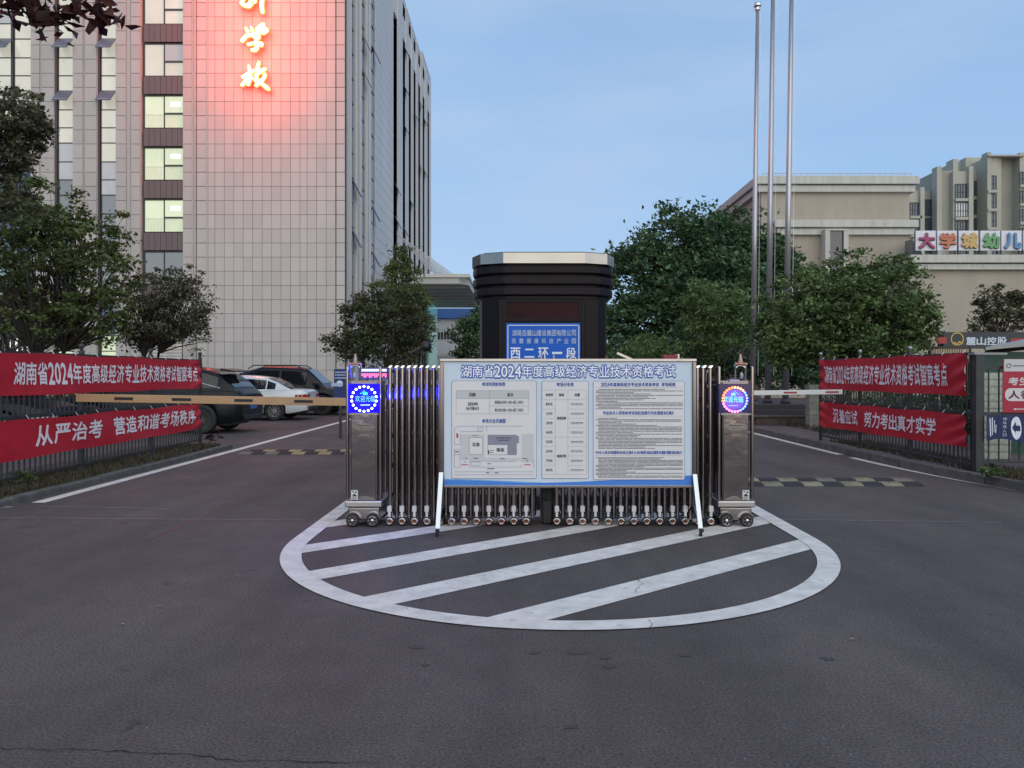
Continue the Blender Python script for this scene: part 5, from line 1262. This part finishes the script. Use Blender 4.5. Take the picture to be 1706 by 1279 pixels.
# ---------------------------------------------------------------- gatehouse
KY = 10.5
kh = thing('gatehouse', 'dark glossy gatehouse with ribbed crown, steel cap and blue address sign', 'kiosk', (PX(906, KY), KY+.95, 0))
KX = lambda u: PX(u, KY); KZ = lambda v: PZ(v, KY)
kcx = KX(906.5); kcy = KY+.98
def oct_(hw, ch=.42, n=4):
    pts = []; r = ch
    for sx, sy_, a0 in ((1, -1, -90), (1, 1, 0), (-1, 1, 90), (-1, -1, 180)):
        for k in range(n+1): a = R(a0+90*k/n); pts.append((kcx+sx*(hw-r)+r*math.cos(a), kcy+sy_*(hw-r)+r*math.sin(a)))
    return pts
HW = (KX(1023)-KX(790))/2*1.055
MB().prism(oct_(HW, .45, 2), 'z', KZ(438.5), KZ(421)).build('cap', mat('cap_steel', (.36, .34, .31), .25, 1, var=.08, vs=2), kh)
MB().prism(oct_(HW-.06, .42, 2), 'z', KZ(421)+.001, KZ(421)+.02).build('roof', M_KIOSK, kh)
for i, (va, vb, r_) in enumerate(((443, 456, 0), (460, 474, .0), (478, 492, .01))):
    MB().prism(oct_(HW-.012-r_, .44, 3), 'z', KZ(vb), KZ(va)).build('crown_ring', M_KIOSK, kh, bevel=.02)
MB().prism(oct_(HW-.075, .42, 3), 'z', KZ(497), KZ(439)).build('crown_core', M_KIOSK, kh)
BWd = (KX(1013)-KX(800))/2*1.03
MB().prism(oct_(BWd, .30, 3), 'z', 0.25, KZ(497)-.001).build('body', M_KGLASS, kh)
MB().prism(oct_(BWd+.03, .30, 3), 'z', 0, .25).build('plinth', M_KIOSK, kh)
for u in (800.5, 833, 838, 972, 978, 1003, 1010):
    hw_ = .012 if u not in (838, 972) else .022
    yy_ = kcy-BWd-.012 if 825 < u < 985 else kcy-BWd+.16
    if u in (800.5, 1010): yy_ = kcy-BWd+.26
    MB().box(KX(u)-hw_, KX(u)+hw_, yy_-.02, yy_+.02, .25, KZ(498)).build('mullion', M_KIOSK if u not in (1003, 800.5) else M_STEELD, kh)
yk = kcy-BWd
fr2 = MB(); fr2.box(KX(841), KX(968), yk-.05, yk, KZ(502), KZ(499.5)); fr2.box(KX(841), KX(968), yk-.05, yk, KZ(534), KZ(531)); fr2.box(KX(841), KX(843.5), yk-.05, yk, KZ(531)+.001, KZ(502)-.001); fr2.box(KX(965.5), KX(968), yk-.05, yk, KZ(531)+.001, KZ(502)-.001)
fr2.build('display_frame', M_KIOSK, kh)
MB().box(KX(843.6), KX(965.4), yk-.03, yk, KZ(530.9), KZ(502.1)).build('led_display', mat('kiosk_led_off', (.020, .003, .006), .3, spec=.1, var=.5, vs=1.4), kh)
bs_ = MB().box(KX(843), KX(967), yk-.06, yk-.005, .9, KZ(538)).build('address_sign', mat('sign_blue', (.003, .10, .50), .5, spec=.3), kh)
F4 = Flat(bs_, yk-.062); kk = lambda u: u
M_SW = mat('sign_white', (.70, .74, .80), .5)
# positions were read on the plane KY; convert to this board plane
class F5(Flat):
    pass
def conv(u, v): # pixel -> same pixel as drawn at yk
    return u, v
mb = MB(); y_ = F4.Y
for a in ((845.5, 541, 965, 542.3), (845.5, 541, 846.8, 640), (963.7, 541, 965, 640)): F4.rin(mb, *a, y_-.001)
mb.build('sign_border', M_SW, bs_, fix=False)
M_SW2 = mat('sign_white_dim', (.36, .45, .62), .5)
F4.chars('sign_line', '湖南岳麓山建设集团有限公司', 853, 549.5, 960, 559.5, M_SW2, .02, y=y_-.0015)
F4.chars('sign_line', '岳 麓 健 康 科 技 产 业 园'.replace(' ', '  '), 852, 563.5, 960, 572, M_SW2, .02, digit=.29, y=y_-.0015)
F4.chars('sign_line', '西 二 环 一 段'.replace(' ', '  '), 850, 579, 960, 597, M_SW, .02, digit=.17, y=y_-.0015, gap=.03)
# small perched bird-like fitting and cable on the cap
MB().lathe([(.001, 0), (.05, .0), (.045, .03), (.001, .05)], (KX(834), KY+.5, KZ(420)), 'z', 12).build('roof_fitting', M_BLACK, kh, smooth=True)
MB().tube([(KX(915), KY+.0, KZ(421)), (KX(914), KY-.02, KZ(430))], .006, 5).build('roof_fitting', M_BLACK, kh)
# island under the gatehouse
raised('traffic_island', [(-1.25, 8.6), (-1.25, 24), (1.9, 24), (1.9, 8.6)], .14, M_KERB)

# ---------------------------------------------------------------- barrier arms
def barrier(label, xa, xb, y, za, zb_, paint, mark, us, cab, th_=.10, taper=1.):
    t = thing('barrier_arm', label, 'barrier', ((xa+xb)/2, y, 0))
    n_ = 10
    MB().bar((xa, y, za), (xb, y, zb_), .045, th_).build('arm', paint, t, bevel=.006)
    mk = MB(); d_ = 1 if xb > xa else -1
    for (p, q) in us:
        z_ = za+(zb_-za)*((p+q)/2-xa)/(xb-xa); z1_ = za+(zb_-za)*(p-xa)/(xb-xa); z2_ = za+(zb_-za)*(q-xa)/(xb-xa)
        MB().bar((p, y-.027, z1_), (q, y-.027, z2_), .004, th_*.34).build('reflective_stripe', mark, t)
    MB().box(cab-.16, cab+.16, y-.17, y+.17, .14, 1.12).build('cabinet', M_KIOSK, t, bevel=.02)
    MB().lathe([(.001, 0), (.05, 0), (.05, .06), (.001, .06)], (cab, y-.2, 1.15), 'y', 14).build('pivot', M_STEEL, t)
    return t
BL = 10.8
lx = lambda u: PX(u, BL)
barrier('long tan barrier arm with black dashes lowered across the left lane', lx(578)+1.15, lx(127.5), BL, PZ(671.5, BL), PZ(662.5, BL), mat('arm_tan', (.42, .265, .14), .5, var=.08, vs=3), mat('stripe_black', (.016, .012, .016), .6),
        [(lx(192), lx(223)), (lx(287.5), lx(319.5)), (lx(391.5), lx(422)), (lx(491), lx(522))], lx(578)+1.2, .112)
BR = 13.9; rx = lambda u: PX(u, BR)
barrier('short white barrier arm with red dashes lowered across the right lane', rx(1254)-2.2, rx(1403), BR, PZ(656.8, BR), PZ(652.6, BR), mat('arm_white', (.66, .68, .66), .5), mat('stripe_red', (.36, .02, .04), .5),
        [(rx(1305), rx(1326.5)), (rx(1374.5), rx(1396))], rx(1254)-2.3, .085)

# ---------------------------------------------------------------- speed humps
M_RUB = mat('hump_rubber', (.030, .026, .028), .85, var=.3, vs=9, bump=.4)
M_YEL = mat('hump_yellow', (.42, .33, .13), .8, col2=(.20, .15, .09), vs=2.2); M_YELG = mat('hump_worn_yellow', (.30, .28, .17), .85, col2=(.13, .12, .09), vs=2.5)
M_YELF = mat('hump_faded', (.20, .18, .14), .85, col2=(.11, .10, .09), vs=3)
def hump(label, x0, x1, ynear, my, seed, tile=.25, yw=.36):
    t = thing('speed_hump', label, 'speed hump', ((x0+x1)/2, ynear, 0), 'rubber speed humps across the lanes')
    g = random.Random(seed); n_ = int((x1-x0)/tile)
    for r in range(2):
        y0 = ynear+r*(yw+.03); xo = x0+r*tile*(.28)
        for i in range(n_):
            xa = xo+i*tile; m_ = (my if g.random() < .7 else M_YELF) if (i+r+seed) % 2 == 0 else M_RUB
            if xa+tile > x1+.05: break
            mb = MB(); h = .034
            mb.add([(xa+.004, y0, 0.003), (xa+tile-.004, y0, .003), (xa+tile-.004, y0+yw, .003), (xa+.004, y0+yw, .003), (xa+.004, y0+yw*.32, h), (xa+tile-.004, y0+yw*.32, h), (xa+tile-.004, y0+yw*.70, h), (xa+.004, y0+yw*.70, h)],
                   [(0, 1, 5, 4), (4, 5, 6, 7), (7, 6, 2, 3), (0, 4, 7, 3), (1, 2, 6, 5), (3, 2, 1, 0)])
            s_ = mb.build('hump_section', m_, t); 
            if m_ is not M_RUB: MB().lathe([(.001, .003), (.018, .003), (.018, -.01)], (xa+tile/2, y0+yw*.5, h), 'z', 8).build('bolt', M_RUB, s_)
hump('pair of yellow and dark rubber humps across the left lane', PX(397, 14.5), -1.3, 14.45, M_YEL, 2)
hump('pair of worn yellow and dark rubber humps across the right lane', 1.95, PX(1558, 10.32), 10.32, M_YELG, 3, .27)

# ---------------------------------------------------------------- flagpoles and their terrace
M_STONE = mat('purple_stone', (.050, .038, .044), .6, var=.2, vs=3)
ft = thing('flag_terrace', 'low stepped dark stone terrace under the flagpoles', 'terrace', (7.5, 25, 0))
for i in range(3):
    MB().box(3.2, 10.6-.5*i, 23.4+.36*i, 30, .12+.0+.15*i, .12+.15*(i+1)).build('step', M_STONE, ft, bevel=.01)
tz = .57
for i in range(4):
    pl = MB().box(10.6, 13, 23.0, 23.3, .12, .3)
pb = thing('low_wall', 'low planter wall with pale coping beside the flagpole steps', 'wall', (9, 20.5, 0))
MB().box(6.5, 12.4, 21.0, 21.25, .12, .34).build('wall', mat('brown_block', (.09, .07, .06), .9, var=.3, vs=5), pb)
MB().box(6.4, 12.4, 20.95, 21.3, .341, .39).build('coping', M_KERB, pb)
M_POLE = mat('flagpole_steel', (.46, .44, .44), .28, .75, var=.05, vs=1)
for (ub, Yb, ut, vt, H_, lb) in ((1253.5, 27.2, 1262, 15, 14.35, 'shortest-looking steel flagpole with visible ball top'), (1279, 25.3, 1287.5, 0, 15.4, 'middle steel flagpole running out of the top of the picture'), (1308.5, 24.7, 1318.5, 0, 15.4, 'steel flagpole standing nearest the tan hall')):
    b_ = Vector((PX(ub, Yb), Yb, tz)); s = (Yb/FPX)
    zt_ = PZ(vt, Yb); k = (PX(ut, Yb)-b_.x)/(zt_-tz); tp = Vector((b_.x+k*(H_-tz), Yb, H_))
    t = thing('flagpole', lb, 'flagpole', tuple(b_), 'steel flagpoles on the terrace')
    MB().tube([b_+Vector((0, 0, .05)), b_.lerp(tp, .5), tp], [.098, .085, .060], 16).build('pole', M_POLE, t, smooth=True)
    MB().tube([b_, b_+Vector((0, 0, .14))], [.16, .13], 16).build('base_collar', M_STONE, t, smooth=True)
    MB().lathe([(.001, 0), (.08, .02), (.10, .05), (.05, .08), (.13, .14), (.15, .20), (.12, .28), (.001, .33)], tuple(tp), 'z', 16).build('ball_top', M_CHROME, t, smooth=True)
    MB().tube([b_+Vector((.16, -.12, .9)), b_.lerp(tp, .5)+Vector((.14, -.08, 0)), tp+Vector((.08, -.06, -.1))], .006, 4).build('halyard', M_WTEXT, t)

# pale stone pillar seen past the flagpoles
sp_ = thing('stone_pillar', 'pale coursed stone pillar between the flagpoles and the right banners', 'pillar', (PX(1356, 20.2), 20.2, .12))
for i in range(7):
    e = .012*(i % 2); MB().box(PX(1348.5, 20)+e, PX(1366, 20)-e, 20+e, 20.3, .12+.16*i+.006, .12+.16*(i+1)).build('stone_block', mat('pale_stone', (.26, .26, .22), .85, var=.25, vs=5), sp_)

# ---------------------------------------------------------------- small items behind the gate
cm = thing('floodlight', 'black tilted lamp head on a short stand behind the left gate half', 'lamp', (PX(706, 11), 11, 0))
q_ = 11.
MB().tube([(PX(706, q_), q_, .14), (PX(706, q_), q_, PZ(592, q_))], .03, 10).build('stand', M_BLACK, cm, smooth=True)
MB().bar((PX(683, q_), q_, PZ(589, q_)), (PX(712, q_), q_, PZ(574, q_)), .14, .035).build('hood', M_BLACK, cm, bevel=.01)
MB().lathe([(.001, -.09), (.06, -.085), (.075, -.03), (.075, .04), (.001, .06)], (PX(710, q_), q_, PZ(577, q_)), 'y', 16).build('lamp_head', M_BLACK, cm, smooth=True)
MB().bar((PX(702, q_), q_, PZ(600, q_)), (PX(709, q_), q_, PZ(580, q_)), .03, .03).build('bracket', M_BLACK, cm)
bx_ = thing('red_box', 'small red box on a post peeping over the right end of the notice board', 'box', (PX(1118, 12), 12, 0))
MB().box(PX(1105, 12), PX(1129, 12), 12, 12.2, PZ(606, 12), PZ(591, 12)).build('box', mat('box_red', (.25, .02, .03), .5), bx_, bevel=.01)
MB().box(PX(1129.2, 12), PX(1132, 12), 12, 12.2, PZ(606, 12), PZ(589.5, 12)).build('side_plate', M_WTEXT, bx_)
MB().box(PX(1114, 12), PX(1118, 12), 12.05, 12.12, .14, PZ(606, 12)).build('post', M_BLACK, bx_)
rd = thing('raised_arm', 'grey tilted steel arm peeping over the middle of the notice board', 'barrier', (PX(1035, 12), 12, 0))
MB().bar((PX(1028, 12), 12, PZ(588, 12)), (PX(1062, 12), 12, PZ(603, 12)), .05, .035).build('arm', M_STEEL, rd)
MB().bar((PX(1056, 12), 12, PZ(600, 12)), (PX(1056, 12), 12, .14), .06, .06, (0, 1, 0)).build('post', M_STEELD, rd)
for (u_, lb) in ((901.5, 'small brass finial in front of the blue address sign, left of two'), (922.5, 'small brass finial in front of the blue address sign, right of two')):
    tk = thing('ornament', lb, 'ornament', (PX(u_, 7.9), 7.9, 0), 'brass finials on the gate ends')
    MB().lathe([(.012, 0), (.012, PZ(603, 7.9)), (.016, PZ(602, 7.9)), (.010, PZ(598, 7.9)), (.012, PZ(594, 7.9)), (.001, PZ(589, 7.9))], (PX(u_, 7.9), 7.9, 0), 'z', 12).build('stem', mat('finial_brass', (.3, .2, .1)), tk, smooth=True)
# blue parking notice
ps = thing('notice_sign', 'small blue notice with white lines of writing left of the gate head', 'sign', (PX(566, 18), 18, 0))
MB().box(PX(556.5, 18), PX(578.5, 18), 18, 18.05, PZ(664, 18), PZ(614.5, 18)).build('panel', mat('notice_navy', (.010, .025, .13), .5), ps)
F6 = Flat(ps, 17.995); mb = MB()
for v_ in (620, 624.5, 629.5):
    u = 558.5
    while u < 576: w_ = rng.uniform(1, 2.2); F6.rin(mb, u, v_-1.2, u+w_, v_+1.2, 17.99); u += w_+.6
F6.rin(mb, 552, 637.8, 571.5, 643.5, 17.98); mb.build('sign_print', M_SW2, ps, fix=False)
mb = MB(); mb.lathe([(.001, 0), (.075, 0)], (PX(566, 18), 17.992, PZ(639, 18)), 'y', 20); mb.build('round_mark', mat('sign_white', (1, 1, 1)), ps)
MB().box(PX(566, 18)-.03, PX(566, 18)+.03, 18.05, 18.1, .0, PZ(615, 18)).build('post', M_FENCE, ps)
# gate-like grille at the far left behind the banner
gw = thing('lattice_gate', 'dark framed lattice gate lit from behind above the left banner', 'gate', (PX(30, 24), 24, 0))
gY = 24.; X2 = lambda u: PX(u, gY); Z2 = lambda v: PZ(v, gY)
mb = MB(); mb.box(X2(-40), X2(60), gY, gY+.08, Z2(561), Z2(553)); mb.box(X2(52), X2(60), gY+.001, gY+.079, 0, Z2(561)-.001)
for v_ in (579,): mb.box(X2(-40), X2(52), gY+.02, gY+.06, Z2(v_+2), Z2(v_))
mb.build('frame', M_FENCE, gw)
bm_ = MB().box(-.03, .03, -.02, .02, -Z2(561)/2, Z2(561)/2).mesh('bar', M_FENCE)
for u in range(-36, 50, 9): inst('bar', bm_, gw, (X2(u+2), gY+.09, Z2(561)/2))
lw = thing('lit_entrance', 'brightly lit ground-floor entrance of the tower behind the left trees', 'entrance', (fx(20), BY-1, 0))
MB().box(fx(-60), fx(49), BY-.6, BY-.55, fz(600), fz(563)).build('glass_wall', lit('lit_lobby', (1, 1, .86), .95), lw)
MB().box(fx(-60), fx(49), BY-.9, BY-.50, fz(562.5), fz(545)).build('lintel', M_JOINT, lw)
mb = MB()
for u in range(-60, 50, 15): mb.box(fx(u)-.05, fx(u)+.05, BY-.7, BY-.61, fz(600), fz(563))
mb.build('mullion', M_FRAME, lw)
MB().box(fx(-30), fx(48), BY-.45, BY-.40, fz(545), fz(420)).build('teal_glass', M_LITT, lw)
gd = thing('roller_shutter', 'pale ribbed shutter at the foot of the tower behind the small brown tree', 'shutter', (fx(270), BY-.3, 0))
for i in range(14): MB().box(fx(238), fx(303), BY-.02, BY+.04, fz(640-5.2*i)+.02, fz(635.2-5.2*i)).build('slat', M_CORN, gd)

# ---------------------------------------------------------------- hut, poster and signs at the right edge
hY = 13.5
ht = thing('green_hut', 'green hut with pale flat roof behind the corner fence', 'hut', (PX(1720, hY), hY, 0))
M_HG = mat('hut_green', (.012, .065, .048), .5, var=.15, vs=2)
MB().prism([(PX(1640, hY), hY), (PX(1900, hY), hY), (PX(1900, hY), hY+2.4), (PX(1655, hY+2.4), hY+2.4)], 'z', .12, PZ(586, hY)).build('wall', M_HG, ht)
mb = MB(); x0, x1 = PX(1622, hY), PX(1920, hY); z0 = PZ(584, hY); xf = PX(1640, hY+2.8)
mb.add([(x0, hY-.35, z0), (x1, hY-.35, z0+.30), (x1, hY+2.8, z0+.30), (xf, hY+2.8, z0), (x0, hY-.35, z0+.05), (x1, hY-.35, z0+.42), (x1, hY+2.8, z0+.42), (xf, hY+2.8, z0+.05)], [(3,2,1,0),(4,5,6,7),(0,1,5,4),(1,2,6,5),(2,3,7,6),(3,0,4,7)])
mb.build('roof', mat('hut_roof', (.30, .30, .29), .5), ht)
cr_ = thing('stacked_blocks', 'pale perforated blocks stacked in columns behind the corner fence bars', 'blocks', (PX(1655, 12.6), 12.6, .12))
bmsh = MB().box(-.075, .075, -.06, .06, -.055, .055).mesh('block', mat('pale_block', (.36, .38, .33), .85, var=.35, vs=9))
for i, u in enumerate((1634, 1647, 1660, 1673)):
    for k in range(12): inst('block', bmsh, cr_, (PX(u, 12.6)+.012*random.uniform(-1, 1), 12.6, .18+.118*k), (0, 0, random.uniform(-.1, .1)))
lf = thing('wooden_lattice', 'brown slatted wooden screen above the right banners', 'screen', (PX(1582, 19), 19, 0))
lY = 19.; 
mb = MB(); mb.box(PX(1549, lY), PX(1618, lY), lY, lY+.06, PZ(583, lY), PZ(577, lY)); mb.box(PX(1549, lY), PX(1618, lY), lY, lY+.06, PZ(605, lY), PZ(596, lY)); mb.box(PX(1549, lY), PX(1552, lY), lY-.01, lY+.07, .12, PZ(577, lY)); mb.box(PX(1615, lY), PX(1618, lY), lY-.01, lY+.07, .12, PZ(577, lY)); mb.build('frame', mat('dark_wood', (.055, .042, .032), .7), lf)
sl_ = MB().box(-.02, .02, -.02, .02, -.12, .12).mesh('slat', mat('tan_wood', (.36, .29, .20), .7))
for i in range(15): inst('slat', sl_, lf, (PX(1555+4*i, lY), lY-.02, PZ(589.5, lY)))
# company sign
sY = 22.
cs = thing('company_sign', 'dark shop sign board with gold ring emblem and white characters above the hut', 'sign', (PX(1640, sY), sY, 0))
MB().box(PX(1572, sY), PX(1800, sY), sY, sY+.3, PZ(580, sY), PZ(553, sY)).build('board', mat('sign_dark', (.028, .034, .042), .5), cs)
F7 = Flat(cs, sY-.004)
mb = MB(); F7.rin(mb, 1559, 561.5, 1577, 572, sY-.01); F7.rin(mb, 1684, 563.5, 1790, 572, sY-.01); mb.build('red_field', mat('sign_red', (.36, .035, .035), .5), cs, fix=False)
mb = MB(); cx_, cz_ = 1594.5, 564.5; q = 28; vs = []
for i in range(q):
    a = 2*math.pi*i/q
    for r_ in (9.2, 11): vs.append((PX(cx_+r_*math.cos(a), sY), sY-.012, PZ(cz_+r_*math.sin(a), sY)))
mb.add(vs, [(2*i, 2*i+1, (2*i+3) % (2*q), (2*i+2) % (2*q)) for i in range(q)])
for (a, b, w_) in ((1590, 573.5, 5), (1598, 573.5, 6.5)):
    mb.add([(PX(a-w_, sY), sY-.013-.001*w_, PZ(b, sY)), (PX(a, sY), sY-.013-.001*w_, PZ(b-w_*.9, sY)), (PX(a+w_, sY), sY-.013-.001*w_, PZ(b, sY)), (PX(a, sY), sY-.013-.001*w_, PZ(b-w_*.35, sY))], [(0, 1, 2, 3)])
mb.build('gold_emblem', mat('emblem_gold', (.45, .32, .08), .4, .4), cs, fix=False)
F7.chars('characters', '麓山控股', 1609, 561.5, 1678, 574.5, mat('sign_white_dim2', (.52, .60, .68), .5), .03)
# exam poster on the corner fence
pY = 10.80
po = thing('poster', 'red and white walkers-only exam poster on the corner fence at the right border', 'poster', (PX(1720, pY), pY, .9))
MB().box(PX(1671, pY), PX(1800, pY), pY, pY+.01, PZ(687, pY), PZ(598, pY)).build('sheet', mat('poster_red', (.36, .008, .035), .5), po)
F8 = Flat(po, pY)
F8.rect('header', 1673, 598.2, 1800, 618.5, mat('poster_grey', (.52, .53, .54), .55))
F8.rect('bubble', 1674.5, 646.5, 1790, 668, mat('poster_white', (.60, .58, .58), .55), r=9)
F8.chars('lettering', '考生专用', 1679, 628.5, 1752, 641, mat('poster_white', (1, 1, 1)), .03)
F8.chars('lettering', '人行通道', 1679, 650.5, 1760, 664, mat('poster_dark', (.12, .01, .03), .6), .03)
mb = MB(); q = 20; vs = []
for i in range(q):
    a = 2*math.pi*i/q
    for r_ in (2.8, 4): vs.append((PX(1680.5+r_*math.cos(a), pY), pY-.006, PZ(609+r_*math.sin(a), pY)))
mb.add(vs, [(2*i, 2*i+1, (2*i+3) % (2*q), (2*i+2) % (2*q)) for i in range(q)])
u = 1687
while u < 1790: F8.rin(mb, u, 608.2, u+2.6, 610, pY-.006); u += 3.3
mb.build('emblem', mat('poster_ink', (.12, .13, .16), .6), po, fix=False)
mb = MB(); F8.rin(mb, 1690, 680.5, 1790, 682, pY-.006); mb.lathe([(.001, 0), (.014, 0)], (PX(1690, pY), pY-.007, PZ(681.3, pY)), 'y', 10); mb.build('footer_print', mat('poster_white', (1, 1, 1)), po)
# blue parking cloth
bc = thing('parking_banner', 'crumpled navy parking banner with white arrow sign under the red poster', 'banner', (PX(1700, pY), pY, .5))
mb = MB(); nx, nt = 60, 12; x0, x1 = PX(1641, pY), PX(1850, pY); z0, z1 = PZ(734, pY), PZ(691, pY)
def bcP(s, t, o=0):
    d_ = .012*math.sin(s*38)+.008*math.sin(s*71+t*3); dz = .03*math.sin(s*14)*(1-t)
    return (x0+(x1-x0)*s, pY-.03-d_-o, z0+(z1-z0)*t+dz)
mb.add([bcP(i/nx, j/nt) for i in range(nx+1) for j in range(nt+1)], [(i*(nt+1)+j, (i+1)*(nt+1)+j, (i+1)*(nt+1)+j+1, i*(nt+1)+j+1) for i in range(nx) for j in range(nt)])
mb.build('cloth', mat('cloth_navy', (.008, .016, .085), .55), bc, smooth=True, fix=False)
su = lambda u: (u-1641)/209
mb = MB()
for (a, b, t0, t1) in ((1646, 1647.6, .15, .88), (1649.5, 1651, .2, .9), (1653, 1654, .3, .8), (1655.5, 1656.8, .25, .6)): 
    q = 8; mb.add([bcP(su(c), t0+(t1-t0)*i/q, .004) for i in range(q+1) for c in (a, b)], [(2*i, 2*i+1, 2*i+3, 2*i+2) for i in range(q)])
for i, ch in enumerate('停车场入口'):
    v_, f_ = text_np(ch, .02, 2); mn, mx_ = v_.min(0), v_.max(0)
    t1 = .90-.165*i; t0 = t1-.13
    mb.add([bcP(su(1669.5+(p[0]-mn[0])/(mx_[0]-mn[0])*5), t0+(p[1]-mn[1])/(mx_[1]-mn[1])*(t1-t0), .005) for p in v_], f_)
# rounded white plaque
q = 24; pl_ = [(1690+9.5*math.cos(2*math.pi*i/q)**1, .5+.44*math.sin(2*math.pi*i/q)) for i in range(q)]
mb.add([bcP(su(1690), .5, .006)]+[bcP(su(a), b, .006) for a, b in pl_], [(0, 1+i, 1+(i+1) % q) for i in range(q)])
mb.build('white_print', M_SW, bc, fix=False)
mb = MB(); ar_ = [(1682.5, .5), (1689, .74), (1689, .6), (1697, .6), (1697, .4), (1689, .4), (1689, .26)]
mb.add([bcP(su(1690), .5, .010)]+[bcP(su(a), b, .010) for a, b in ar_], [(0, 1+i, 1+(i+1) % 7) for i in range(7)]); mb.build('arrow', mat('cloth_navy', (0, 0, 0)), bc, fix=False)
